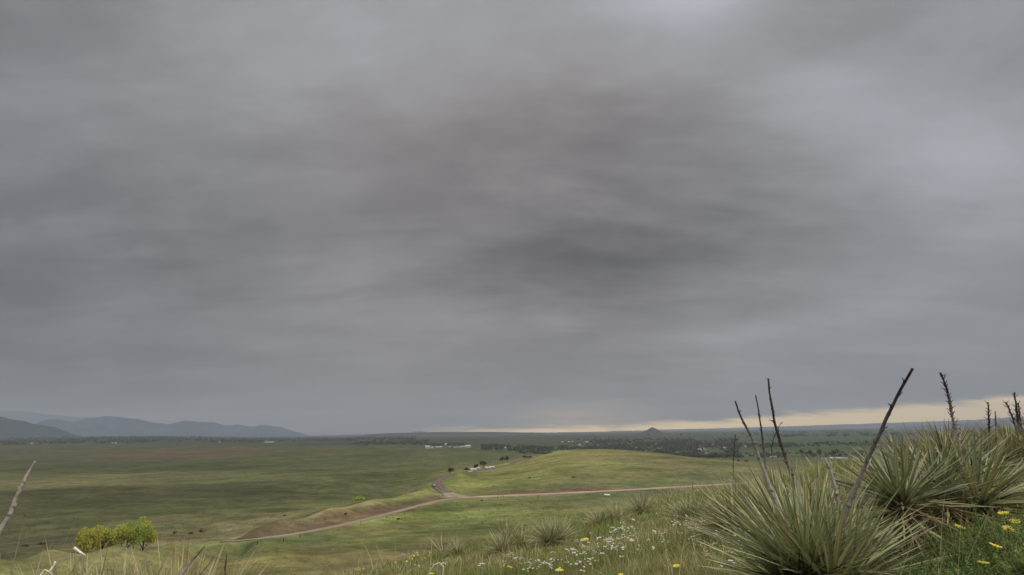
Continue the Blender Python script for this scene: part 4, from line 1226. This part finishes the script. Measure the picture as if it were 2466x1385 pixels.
# ------------------------------------------------------------------ trees and shrubs
def crown_mesh(n, rx, rz, leaf, cols, seed, lobes=9, z0=0.0, hollow=0.35):
    r_ = np.random.default_rng(seed)
    lc_ = r_.normal(0, 1, (lobes, 3)); lc_ /= np.linalg.norm(lc_, axis=1, keepdims=True)
    lc_ *= r_.uniform(0.35, 0.75, (lobes, 1)); lc_[:, 2] = np.abs(lc_[:, 2]) * 0.9 - 0.15
    li = r_.integers(0, lobes, n)
    p = r_.normal(0, 1, (n, 3)); p /= np.linalg.norm(p, axis=1, keepdims=True)
    p *= (r_.random((n, 1)) ** 0.5) * r_.uniform(0.22, 0.5, (lobes, 1))[li]
    P = (lc_[li] + p) * np.array([rx, rx, rz])[None]
    P[:, 2] += z0
    a = r_.normal(0, 1, (n, 3)); a /= np.linalg.norm(a, axis=1, keepdims=True)
    b_ = np.cross(a, r_.normal(0, 1, (n, 3))); b_ /= np.linalg.norm(b_, axis=1, keepdims=True) + 1e-9
    s = leaf * r_.uniform(0.5, 1.3, (n, 1))
    V = np.stack([P - a * s, P + b_ * s * 0.6, P + a * s, P - b_ * s * 0.6], 1).reshape(-1, 3)
    Q = np.arange(n * 4).reshape(-1, 4)
    base = np.array(cols)[r_.integers(0, len(cols), lobes)][li] * r_.uniform(0.75, 1.25, (n, 1))
    return V, Q, np.repeat(base, 4, 0)
def trunk_geo(h, r0, seed, limbs=5, spread=1.6):
    r_ = np.random.default_rng(seed)
    J = Join()
    lx, ly = r_.normal(0, 0.12 * h * 0.4, 2)
    P = [(0, 0, -0.6), (lx * 0.2, ly * 0.2, h * 0.3), (lx * 0.6, ly * 0.6, h * 0.65), (lx, ly, h)]
    V, Q, T = tube(P, [r0 * 1.25, r0, r0 * 0.75, r0 * 0.4], 7)
    J.add(V, Q, T)
    for k in range(limbs):
        a = k * 2.4 + r_.uniform(-0.5, 0.5)
        z = h * r_.uniform(0.25, 0.75)
        e = np.array([math.cos(a) * spread, math.sin(a) * spread, z + h * r_.uniform(0.3, 0.6)])
        s = np.array([lx * z / h, ly * z / h, z])
        V, Q, T = tube([s, (s + e) / 2 + r_.normal(0, 0.15, 3), e], [r0 * 0.5, r0 * 0.35, r0 * 0.15], 5)
        J.add(V, Q, T)
    return J
def tree(base, label, h, rx, cols, seed, n=900, leaf=0.28, trunk_h=0.4, name='tree', group=None, cat='tree', limbs=5, r0=None, lobes=9):
    root = empty(name, base, label, cat, group)
    th = h * trunk_h
    V, Q, C = crown_mesh(n, rx, (h - th * 0.7) * 0.62, leaf, cols, seed, lobes=lobes, z0=th + (h - th) * 0.38)
    mesh_np('crown', V, Q, M['crown'], root, col=C, smooth_=False)
    trunk_geo(h * 0.62, r0 or h * 0.022, seed, limbs, rx * 0.6).build('trunk', M['bark'], root)
    return root
SPRING = [np.array(lin(c)) / ILL for c in ((162, 158, 74), (154, 154, 74), (138, 148, 74), (158, 152, 74))]
DARKG = [np.array(lin(c)) / ILL for c in ((58, 64, 40), (50, 58, 40), (66, 70, 44))]
DULL = [np.array(lin(c)) / ILL for c in ((68, 70, 52), (62, 64, 50), (74, 72, 54))]
def ground_at(px, dist):
    a = azim(px)
    x, y = dist * math.sin(a), dist * math.cos(a)
    return np.array([x, y, hz(x, y)])
def height_to(px, py, dist, gz): return max(at(px, py, dist)[2] - gz, 1.0)
for i, (px, top, dd, rx, lab, cols) in enumerate((
        (218, 1262, 262, 3.4, 'yellow-green willow with a single straight trunk, outermost of the clump in the gully', SPRING[:2] + SPRING[3:]),
        (255, 1262, 272, 3.4, 'thin yellow-green willow with a forked trunk, inside the clump in the gully', SPRING[:2] + SPRING[3:]),
        (305, 1246, 268, 5.4, 'tallest and greenest willow of the clump in the gully', SPRING[1:3]),
        (346, 1252, 276, 3.8, 'thick-trunked yellow willow next to the tallest one in the gully', SPRING[:3]))):
    px += 24; rx *= 1.4; dd += 60
    g = ground_at(px, dd)
    tree(g, lab, 1.12 * height_to(px, top, dd, g[2]), rx, cols, 100 + i, n=7000, leaf=0.36, trunk_h=0.24, name='willow_tree', limbs=7, r0=0.28, lobes=11)
def shrub(base, label, h, rx, cols, seed, n=260, leaf=0.2, group=None, name='shrub'):
    V, Q, C = crown_mesh(n, rx, h * 0.6, leaf, cols, seed, z0=h * 0.35, lobes=7)
    o = mesh_np(name, V, Q, M['crown'], None, col=C, smooth_=False, loc=base)
    return tag(o, label, 'shrub', group)
g = hit(875, 1184)
shrub(ground_at(872, 560), 'bright green round bush in the hollow behind the spur', 6.5, 6.2, SPRING[1:3], 200, n=900, leaf=0.5)
# hollow edges and little dark shrubs on the plain
for i, (px, py, s_) in enumerate(((1045, 1109, 1.3), (1027, 1117, 1.2), (1024, 1122, 1.5), (1080, 1124, 1.5), (1117, 1120, 1.3), (1181, 1112, 1.4))):
    shrub(hit(px, py), 'small dark shrub dotted on the flat pasture beyond the road', s_ * 1.1, s_ * 1.3, DULL, 210 + i, n=120, leaf=0.35, group='dark shrubs on the pasture')
for i, (px, py, s_, lab) in enumerate(((685, 1243, 0.9, 'dark little bush on top of the grassy spur'), (832, 1240, 0.9, 'dark bush at the foot of the brown cut bank'), (960, 1252, 0.8, 'dark bush in the green field just below the gravel road'), (1160, 1207, 0.8, 'dark bush below the road junction'), (1380, 1153, 1.6, 'dark scrub patch on the yellow hill, the lower one'), (1275, 1152, 1.1, 'dark bush midway up the yellow hill'),
                                        (100, 1313, 1.3, 'dark brush on the gully floor, the outer one'), (60, 1320, 1.3, 'dark brush low on the gully floor'), (485, 1283, 1.6, 'bare brownish bush on the gully bank beside the willows'), (460, 1287, 1.3, 'smaller bare bush on the gully bank'), (420, 1285, 1.1, 'low brown brush between willows and spur'))):
    shrub(hit(px, py), lab, s_ * 1.3, s_ * 1.5, DULL if i < 8 else [np.array(lin((84, 74, 52))) / ILL], 230 + i, n=240, leaf=0.22)
for i, (px, top, dd, rx, lab) in enumerate((
        (1163, 1106, 850, 6.0, 'dark green tree standing over the white sheds by the track'),
        (1146, 1115, 860, 4.0, 'lower dark tree between the white sheds'),
        (1122, 1126, 800, 4.0, 'dark bush-like tree at the near end of the white sheds'),
        (1085, 1124, 760, 5.0, 'spreading low tree beside the bend of the track'),
        (1210, 1097, 1000, 6.0, 'round green tree past the white sheds'),
        (1220, 1095, 1020, 3.5, 'slim tree touching the round green one past the white sheds'),
        (1262, 1096, 1150, 6.0, 'wide low tree where the track climbs'),
        (1275, 1098, 1150, 5.0, 'low tree paired with the wide one where the track climbs'))):
    g = ground_at(px, dd)
    tree(g, lab, height_to(px, top, dd, g[2]), rx, DARKG, 260 + i, n=420, leaf=0.6, trunk_h=0.25)
for i, (px, top, dd, rx, lab) in enumerate((
        (1968, 1074, 1500, 9, 'dark round tree by the low white farm buildings, nearest their end'),
        (1998, 1078, 1520, 7, 'dark tree rising behind the flat white farm roof'),
        (2010, 1076, 1540, 8, 'broader dark tree beside the one behind the farm roof'),
        (1925, 1080, 1560, 8, 'low spreading tree well apart from the farm buildings'),
        (1945, 1082, 1580, 7, 'low grey-green tree between spreading tree and farm'),
        (1772, 1106, 1150, 2.5, 'lone small round tree at the edge of the yellow hill'),
        (1792, 1107, 1150, 3.5, 'wide low bush-like tree near the lone round one'),
        (1962, 1064, 2300, 10, 'dark tree in the middle of a distant field'),
        (1985, 1062, 2350, 14, 'wide dark grove tree in the distant field'),
        (2045, 1062, 2300, 8, 'two-tone tree standing far out on the plain'),
        (2080, 1058, 2500, 9, 'small tree farthest out on the plain near the stalk'))):
    g = ground_at(px, dd)
    tree(g, lab, height_to(px, top, dd, g[2]), rx, DULL, 280 + i, n=380, leaf=0.9, trunk_h=0.2)

def scrub(n, r0, r1, px0, px1, cols, name, label, hmax, seed):
    a = rng.uniform(azim(px0), azim(px1), n)
    r = np.exp(rng.uniform(math.log(r0), math.log(r1), n))
    x, y = r * np.sin(a), r * np.cos(a)
    v = fbm(x / 45, y / 45, seed, 4)
    k = (rng.random(n) < np.clip(0.45 + 1.3 * v, 0.05, 1)) & (road_dist(x, y) > 6)
    x, y = x[k], y[k]; n = len(x)
    z = height(x, y)
    m = 7
    hh = hmax * rng.uniform(0.35, 1.0, n)
    base = np.stack([x, y, z - 0.05], 1)
    c = np.array(cols)[rng.integers(0, len(cols), n)] * rng.uniform(1.0, 1.6, (n, 1))
    bs = np.repeat(base, m, 0) + np.stack([rng.normal(0, 0.35, n * m), rng.normal(0, 0.35, n * m), np.zeros(n * m)], 1) * np.repeat(hh, m)[:, None]
    aa = rng.uniform(0, 6.28, n * m); ln = np.abs(rng.normal(1.0, 0.35, n * m))
    d = np.stack([np.sin(ln) * np.cos(aa), np.sin(ln) * np.sin(aa), np.cos(ln)], 1)
    hm_ = np.repeat(hh, m) * rng.uniform(0.6, 1.1, n * m)
    V, Q, tt, bid = blades(bs, d, hm_, hm_ * 0.45, 2, 2, None, [0.7, 1.0, 0.3], 0, rng.uniform(-1.5, 1.5, n * m))
    o = mesh_np(name, V, Q, M['grass'], col=np.repeat(c, m, 0)[bid])
    tag(o, label, 'scrub', kind='stuff')
scrub(26000, 95, 330, 250, 1800, [np.array(lin(c_)) / ILL for c_ in ((96, 92, 56), (84, 84, 50), (108, 100, 62), (90, 96, 50))], 'meadow_tufts', 'grass tufts roughening the meadow between the slope and the gravel road', 0.4, 301)
scrub(9000, 330, 1300, -80, 1800, [np.array(lin(c_)) / ILL for c_ in ((80, 76, 48), (70, 70, 44), (94, 86, 54), (74, 80, 44))], 'pasture_tufts', 'low scrub and tall tufts dotting the wide pasture', 0.7, 302)

# far-off woods: masses of trees nobody could count
def woods(name, spots, label, cols, n_leaf=46, leaf=1.6):
    J = Join()
    A = np.array(spots)
    x, y = A[:, 0], A[:, 1]
    z = height(x, y)
    for k in range(len(A)):
        V, Q, C = crown_mesh(n_leaf, A[k, 2], A[k, 3] * 0.55, leaf * A[k, 2] / 6, cols, 900 + k, lobes=4, z0=A[k, 3] * 0.45)
        J.add(V + np.array([x[k], y[k], z[k]]), Q, None, C)
    o = J.build(name, M['crown'], None, smooth_=False)
    return tag(o, label, 'woodland', kind='stuff')
def scatter(n, px0, px1, d0, d1, rx=(4, 8), hh=(7, 13), dens=None):
    out = []
    while len(out) < n:
        px = rng.uniform(px0, px1); dd = math.exp(rng.uniform(math.log(d0), math.log(d1)))
        if dens is not None and rng.random() > dens(px, dd): continue
        a = azim(px)
        out.append((dd * math.sin(a), dd * math.cos(a), rng.uniform(*rx), rng.uniform(*hh)))
    return out
TOWN = [np.array(lin(c)) / ILL for c in ((80, 85, 70), (70, 78, 66), (86, 90, 74), (88, 84, 74))]
def town_dens(px, dd):
    a = math.log(dd)
    v = fbm(np.array([px / 40.0]), np.array([a * 6]), 77, 3)[0]
    f = np.clip((px - (1335 + 45 * (dd > 2300))) / 60, 0, 1) if px < 1450 and dd > 1400 and dd < 4000 else 1
    if 1300 < px < 1780 and dd > 2600: f *= max(0.04, 1 - (dd - 2600) / 1300)
    return np.clip(0.55 + 1.4 * v, 0.05, 1) * (f if px > 1330 else 1)
woods('distant_woods', scatter(2300, 1345, 1775, 1500, 3900, dens=town_dens) + scatter(130, 1440, 1770, 1430, 1640, (5, 9), (8, 13)) + scatter(120, 1760, 1900, 2150, 2500, (5, 9), (7, 11)), 'dark leafy town woodland spread over the plain below the cone butte', TOWN)
woods('distant_trees_band', scatter(420, 1160, 1370, 1780, 2200, (4, 8), (6, 11), town_dens) + scatter(70, 1250, 1370, 1560, 1750, (4, 8), (6, 10), town_dens), 'dark line of trees and scrub along the middle of the plain below the mesa', TOWN)
woods('far_tree_belt', scatter(1500, -60, 1000, 4000, 7500, (9, 18), (9, 18), town_dens) + scatter(120, 850, 1030, 2600, 3400, (7, 13), (8, 15), town_dens) + scatter(60, 1030, 1120, 2300, 2600, (6, 12), (7, 12), town_dens), 'far belt of dark trees along the foot of the mountains', TOWN, 30, 1.8)
woods('creek_trees', scatter(150, 1770, 2080, 1480, 1750, (3, 7), (4, 10), town_dens) + scatter(160, 1760, 2250, 2200, 2600, (4, 9), (5, 10), town_dens), 'broken line of trees and brush along the creek past the farm', TOWN)
woods('plain_hedgerows', scatter(260, 1500, 2466, 4200, 11000, (14, 34), (9, 16), town_dens), 'faint rows of trees crossing the far blue-green plain', TOWN, 30, 1.8)

# ------------------------------------------------------------------ buildings
def box(J, x0, x1, y0, y1, z0, z1):
    V = np.array([(x, y, z) for x in (x0, x1) for y in (y0, y1) for z in (z0, z1)], dtype=float)
    J.add(V, np.array([(0, 1, 3, 2), (4, 6, 7, 5), (0, 4, 5, 1), (2, 3, 7, 6), (0, 2, 6, 4), (1, 5, 7, 3)]))
def building(pos, w, dpt, h, rise, rz, label, wall, roof, name='house', group=None, cat='house', openings=True):
    """gabled building: walls with gables, overhanging roof slabs, door and windows set into the front"""
    root = empty(name, pos, label, cat, group, rz)
    J = Join()
    x, y = w / 2, dpt / 2
    V = np.array([(-x, -y, -1.5), (x, -y, -1.5), (x, y, -1.5), (-x, y, -1.5), (-x, -y, h), (x, -y, h), (x, y, h), (-x, y, h), (-x, 0, h + rise), (x, 0, h + rise)], dtype=float)
    J.add(V, [(0, 1, 5, 4), (2, 3, 7, 6), (1, 2, 6, 5), (3, 0, 4, 7)], [(5, 6, 9), (7, 4, 8)])
    J.build('wall', M[wall], root, smooth_=False)
    J = Join()
    ov, th = 0.4, 0.22
    for s in (-1, 1):
        e = y + ov
        ze = h - rise * ov / y
        a = [(-x - ov, s * e, ze + 0.02), (x + ov, s * e, ze + 0.02), (x + ov, 0, h + rise + 0.02), (-x - ov, 0, h + rise + 0.02)]
        b_ = [(p[0], p[1], p[2] + th) for p in a]
        J.add(np.array(a + b_, dtype=float), [(0, 1, 2, 3), (4, 7, 6, 5), (0, 4, 5, 1), (1, 5, 6, 2), (2, 6, 7, 3), (3, 7, 4, 0)])
    J.build('roof', M[roof], root, smooth_=False)
    if openings:
        J = Join(); box(J, -0.5, 0.5, -y - 0.05, -y - 0.003, -0.1, min(2.1, h - 0.3)); J.build('door', M['brown_roof'], root, smooth_=False)
        for k in (-1, 1):
            J = Join(); box(J, k * w * 0.3 - 0.7, k * w * 0.3 + 0.7, -y - 0.04, -y - 0.003, 1.0, min(2.2, h - 0.3)); J.build('window', M['dark_glass'], root, smooth_=False)
    return root
def build_at(px, dd, wpx, hpx, rise_f, label, wall='white_wall', roof='white_roof', rz=0.0, dpt=None, **kw):
    g = ground_at(px, dd)
    w = wpx * dd / F; h = hpx * dd / F
    return building(g, w, dpt or max(w * 0.6, 5), h * (1 - rise_f), h * rise_f, -azim(px) + rz, label, wall, roof, **kw)
# white row on the plain
for px, wpx, hpx, lab in ((1030, 10, 6.5, 'white gabled barn at the outer end of the long white row on the plain'), (1041, 7, 3.6, 'low white shed next to the gabled barn of the white row'), (1054, 8, 3.6, 'white shed near the middle of the white row'),
                          (1062, 4, 4.4, 'narrow white shed just before the gap in the white row'), (1083, 3, 3.4, 'tiny pale shed alone in the gap of the white row'), (1097, 6, 2.6, 'low white shed after the gap in the white row'),
                          (1106, 5, 2.6, 'second low white shed after the gap in the white row'), (1112, 4, 3.8, 'small white gabled shed beside the long white hall'), (1117.5, 3.5, 4.0, 'narrow white hut touching the long white hall'), (1127, 12.5, 6.0, 'long white hall ending the white row on the plain')):
    build_at(px, 1980, wpx, hpx, 0.3, lab, name='white_building', cat='building')
build_at(1073, 2450, 6, 4.5, 0.4, 'lone white farmhouse with brown roof above the white row', roof='white_roof')
build_at(1216, 1900, 6, 4.5, 0.4, 'pale house in a gap of the dark tree line', wall='white_wall', roof='grey_roof')
# sheds by the track
build_at(1139, 800, 15, 5.5, 0.45, 'white-roofed shed nearest the bend of the track', name='shed', cat='shed', rz=0.45)
build_at(1131, 770, 8, 2.8, 0.4, 'low white lean-to in front of the white-roofed shed', name='shed', cat='shed', rz=0.45)
build_at(1152, 830, 5, 4.5, 0.4, 'small white hut between two dark trees by the track', name='shed', cat='shed', rz=0.3)
build_at(1174, 835, 13, 4.6, 0.4, 'long white-roofed shed beside the track', name='shed', cat='shed', rz=0.35)
build_at(1184, 850, 10, 4.2, 0.4, 'white-roofed shed adjoining the long one beside the track', name='shed', cat='shed', rz=0.35)
# farm at the edge of the yucca slope
build_at(1978, 1420, 10, 2.6, 0.3, 'thin white shed at the outer end of the farm', name='farm_building', cat='building')
build_at(2004, 1450, 22, 3.4, 0.5, 'long low white farm roof, the widest at the farm', name='farm_building', cat='building')
build_at(2018, 1400, 10, 5.0, 0.2, 'white boxy farm building with dark doorway', name='farm_building', cat='building')
build_at(2029, 1430, 6, 3.6, 0.3, 'small white annex beside the boxy farm building', name='farm_building', cat='building')
build_at(2050, 1380, 9, 3.0, 0.35, 'white trailer-like shed in front of the farm', name='farm_building', cat='building')
build_at(2064, 1385, 16, 3.2, 0.35, 'low pale shed half hidden by yucca leaf tips', wall='tan_wall', roof='white_roof', name='farm_building', cat='building')
build_at(1856, 1500, 14, 2.6, 0.3, 'pale tan shed seen between the thin yucca stalks', wall='tan_wall', roof='white_roof', name='farm_building', cat='building')
build_at(2278, 5200, 8, 2.4, 0.4, 'white specks of a farm far out under the upland', name='farm_building', cat='building')
# houses in the town trees
TH = [(1601, 1500, 7, 4.5, 'white', 'white house at the near edge of the town trees, roof pale'), (1666, 1750, 5, 4.5, 'white', 'brightest white house among the town trees'),
      (1590, 1800, 6, 4, 'tan', 'pale house in the trees above the near white one'), (1599, 1790, 4, 5, 'white', 'small tall white house beside a pale one in the town trees'),
      (1354, 3000, 7, 2.6, 'white', 'outermost of the white sheds in a row on the far side of the town'), (1369, 3000, 6, 2.6, 'white', 'middle one of the white sheds in a row on the far side of the town'), (1378, 3000, 6, 2.6, 'white', 'inner one of the white sheds in a row on the far side of the town'), (1412, 2950, 11, 3, 'white', 'longest white shed on the far side of the town')]
for px, dd, wpx, hpx, kind_, lab in TH:
    build_at(px, dd, wpx * 0.7, hpx * 0.75, 0.4, lab, wall=kind_ + '_wall', roof='white_roof' if kind_ == 'white' else 'grey_roof')
proto_h = None
for i, (px, dd) in enumerate(((1314, 1720), (1329, 1750), (1346, 1730), (1350, 1760), (1395, 2500), (1437, 2400), (1482, 1620), (1505, 2300), (1519, 2250), (1530, 2200), (1551, 1900), (1605, 2300), (1616, 2280), (1630, 1800), (1641, 1850), (1648, 1830), (1682, 1980), (1694, 2000), (1713, 2400), (1727, 1560), (1718, 1560), (1742, 2050), (1792, 2250), (1580, 2500), (1655, 2500), (1700, 1700), (1610, 1620))):
    g = ground_at(px, dd)
    if proto_h is None:
        proto_h = o = building(g, 9, 7, 4.2, 2.4, 0, '', 'tan_wall', 'grey_roof', openings=False)
    else:
        o = proto_h.copy(); COL.objects.link(o)
        for ch in proto_h.children:
            c_ = ch.copy(); COL.objects.link(c_); c_.parent = o
    o.location = tuple(g); o.rotation_euler = (0, 0, rng.uniform(0, 3.14))
    tag(o, 'tiny pale grey-roofed house half hidden among the dark town trees', 'house', 'pale houses among the town trees')
for i, (px, dd) in enumerate(((17, 4300), (78, 4400), (272, 4000), (280, 3900), (336, 4200), (530, 4200), (655, 3900), (644, 3900))):
    build_at(px, dd, 3 if px < 600 else 10, 1.8, 0.4, ['pale farmhouse at the foot of the dark hill, outermost', 'pale farmhouse below the dark wooded hill', 'white farmhouse brightest along the far tree belt', 'white barn just below the brightest farmhouse', 'pale barn in the far belt under the mountain peak', 'white speck of a house under the low end of the mountains', 'long white barn under the low end of the mountains', 'white annex on the end of the long barn under the mountains'][i], openings=False)

# ------------------------------------------------------------------ fence posts, gate, tank, car
def offset_path(P, off):
    T = np.gradient(P, axis=0); T /= np.linalg.norm(T, axis=1, keepdims=True)
    return P + np.stack([T[:, 1], -T[:, 0]], 1) * off
def post_mesh():
    V, Q, T3 = tube([(0, 0, -0.4), (0.01, 0, 0.7), (0.0, 0.01, 1.5)], [0.11, 0.10, 0.095], 8)
    return V, [Q, T3]
pv_, pf_ = post_mesh()
p0_ = None
for i, (px, py, tall) in enumerate(((683, 1305, 1.0), (722, 1298, 1.0), (869, 1266, 1.35), (974, 1242, 1.1), (996, 1236, 0.9), (1297, 1200, 0.9), (1413, 1195, 1.0), (1419, 1195, 0.9), (1441, 1194, 1.0), (1486, 1192, 1.3), (1534, 1187, 1.0), (1578, 1183, 0.9), (1596, 1184, 1.5), (620, 1313, 0.9), (1052, 1222, 0.8), (1100, 1216, 0.8))):
    p = hit(px, py)
    if p0_ is None: o = p0_ = mesh_np('fence_post', pv_, pf_, M['post'])
    else: o = p0_.copy(); COL.objects.link(o)
    o.location = tuple(p); o.scale = (1.1, 1.1, tall)
    o.rotation_euler = (rng.normal(0, 0.04), rng.normal(0, 0.04), rng.uniform(0, 6))
    lab = 'dark wooden fence post in the row along the near side of the gravel road'
    if i == 2: lab = 'tallest dark fence post, standing against the pink gravel below the brown bank'
    tag(o, lab, 'fence post', 'fence posts along the gravel road' if i != 2 else None)
ga = hit(1199, 1200); gb = hit(1212, 1198)
root = empty('road_gate', ga, 'three-post wooden gate frame beside the road past the junction', 'gate')
for k, f in enumerate((0, 0.6, 1.0)):
    q = ga + (gb - ga) * f
    V, Q, T3 = tube([(q[0], q[1], q[2] - 0.4), (q[0], q[1], q[2] + 2.0)], [0.13, 0.12], 8)
    mesh_np('post', V - ga, [Q, T3], M['post'], root)
V, Q, T3 = tube([ga + np.array([0, 0, 1.75]), gb + np.array([0, 0, 1.75])], [0.09, 0.09], 6)
mesh_np('rail', V - ga, [Q, T3], M['post'], root)
# road markers: little pale sign by the junction
sg = hit(1092, 1181)
root = empty('marker_sign', sg, 'small white marker sign on the grass behind the junction', 'sign')
V, Q, T3 = tube([(0, 0, -0.3), (0, 0, 1.3)], [0.05, 0.05], 6); mesh_np('post', V, [Q, T3], M['post'], root)
J = Join(); box(J, -0.45, 0.45, -0.09, -0.055, 0.8, 1.6); J.build('panel', M['white_wall'], root, smooth_=False)
# white tank
tp = hit(1462, 1196)
root = empty('storage_tank', tp, 'white rounded tank lying in the grass below the pale gravel road', 'tank', rz=0.0)
Lt, Rt = 2.1, 0.62
prof = [(-Lt, 0.02), (-Lt + 0.06, 0.30), (-Lt + 0.22, 0.50), (-Lt + 0.5, Rt), (0, Rt), (Lt - 0.5, Rt), (Lt - 0.22, 0.50), (Lt - 0.06, 0.30), (Lt, 0.02)]
V, Q, T3 = tube([(x, 0.0001 * x, 0.95 - 0.14 * x / 2) for x, r_ in prof], [r_ for x, r_ in prof], 16)
mesh_np('tank_shell', V, [Q, T3], M['tank'], root)
for k in (-1, 1):
    J = Join(); box(J, k * 1.1 - 0.12, k * 1.1 + 0.12, -0.45, 0.45, -0.3, 0.5 - k * 0.08); J.build('leg', M['post'], root, smooth_=False)
V, Q, T3 = tube([(0, 0, 1.5), (0, 0, 1.72)], [0.17, 0.17], 10); mesh_np('valve_cap', V, [Q, T3], M['white_roof'], root)
# car on the track
cpos = PC[int(np.argmin(np.abs(np.hypot(PC[:, 0], PC[:, 1]) - 525)))]
cpix_ = at(1046, 1172, math.hypot(*cpos))
cx, cy_ = hit(1046, 1173.5)[:2]
root = empty('car', (cx, cy_, hz(cx, cy_) + 0.40), 'dark car with a white bonnet and roof stopped at the edge of the dirt track', 'car', rz=R(8))
def loft(sections):
    """sections: list of (y, [(x,z)...]) closed rings"""
    n = len(sections[0][1])
    V = [(x, y, z) for y, ring in sections for x, z in ring]
    Q = []
    for i in range(len(sections) - 1):
        for k in range(n):
            a, b_ = i * n + k, i * n + (k + 1) % n
            Q.append((a, a + n, b_ + n, b_))
    V = np.array(V, dtype=float)
    caps = [tuple(range(n))[::-1], tuple(range((len(sections) - 1) * n, len(sections) * n))]
    return V, np.array(Q), caps
def ring(w, z0, z1, ch=0.12):
    return [(-w, z0), (-w, z1 - ch), (-w + ch, z1), (w - ch, z1), (w, z1 - ch), (w, z0)]
def car_part(name, secs, mat, par=None):
    V, Q, caps = loft(secs)
    J = Join(); J.add(V, Q)
    o = J.build(name, M[mat], par or root, smooth_=False)
    import bmesh
    bm = bmesh.new(); bm.from_mesh(o.data); bmesh.ops.holes_fill(bm, edges=bm.edges, sides=0); bmesh.ops.recalc_face_normals(bm, faces=bm.faces); bm.to_mesh(o.data); bm.free()
    return o
car_part('body', [(-2.35, ring(0.86, 0.35, 0.78)), (-2.2, ring(0.94, 0.28, 0.92)), (-1.0, ring(0.97, 0.25, 1.02)), (1.9, ring(0.97, 0.25, 1.05)), (2.3, ring(0.90, 0.32, 0.98))], 'car_dark')
car_part('bonnet', [(-2.15, ring(0.84, 0.85, 0.97, 0.05)), (-1.05, ring(0.86, 0.95, 1.08, 0.05))], 'car_white')
car_part('cabin_glass', [(-1.1, ring(0.86, 1.0, 1.06, 0.03)), (-0.45, ring(0.78, 1.0, 1.66)), (1.7, ring(0.78, 1.0, 1.68)), (2.2, ring(0.84, 1.0, 1.1, 0.03))], 'dark_glass')
car_part('roof', [(-0.5, ring(0.77, 1.65, 1.72, 0.03)), (-0.3, ring(0.80, 1.66, 1.80, 0.05)), (1.6, ring(0.80, 1.66, 1.80, 0.05)), (1.8, ring(0.77, 1.65, 1.72, 0.03))], 'car_white')
for sx in (-1, 1):
    for wy in (-1.45, 1.45):
        V, Q, T3 = tube([(sx * 0.80, wy, 0.34), (sx * 1.0, wy, 0.34)], [0.36, 0.36], 16)
        w_ = mesh_np('wheel', V, [Q, T3], M['rubber'], root, smooth_=False)
        V, Q, T3 = tube([(sx * 0.99, wy, 0.34), (sx * 1.02, wy, 0.34)], [0.2, 0.18], 12)
        mesh_np('rim', V, [Q, T3], M['grey_roof'], w_, smooth_=False)
    V, Q, T3 = tube([(sx * 0.62, -2.30, 0.68), (sx * 0.62, -2.38, 0.68)], [0.14, 0.12], 10)
    mesh_np('headlight', V, [Q, T3], M['lamp_glass'], root)
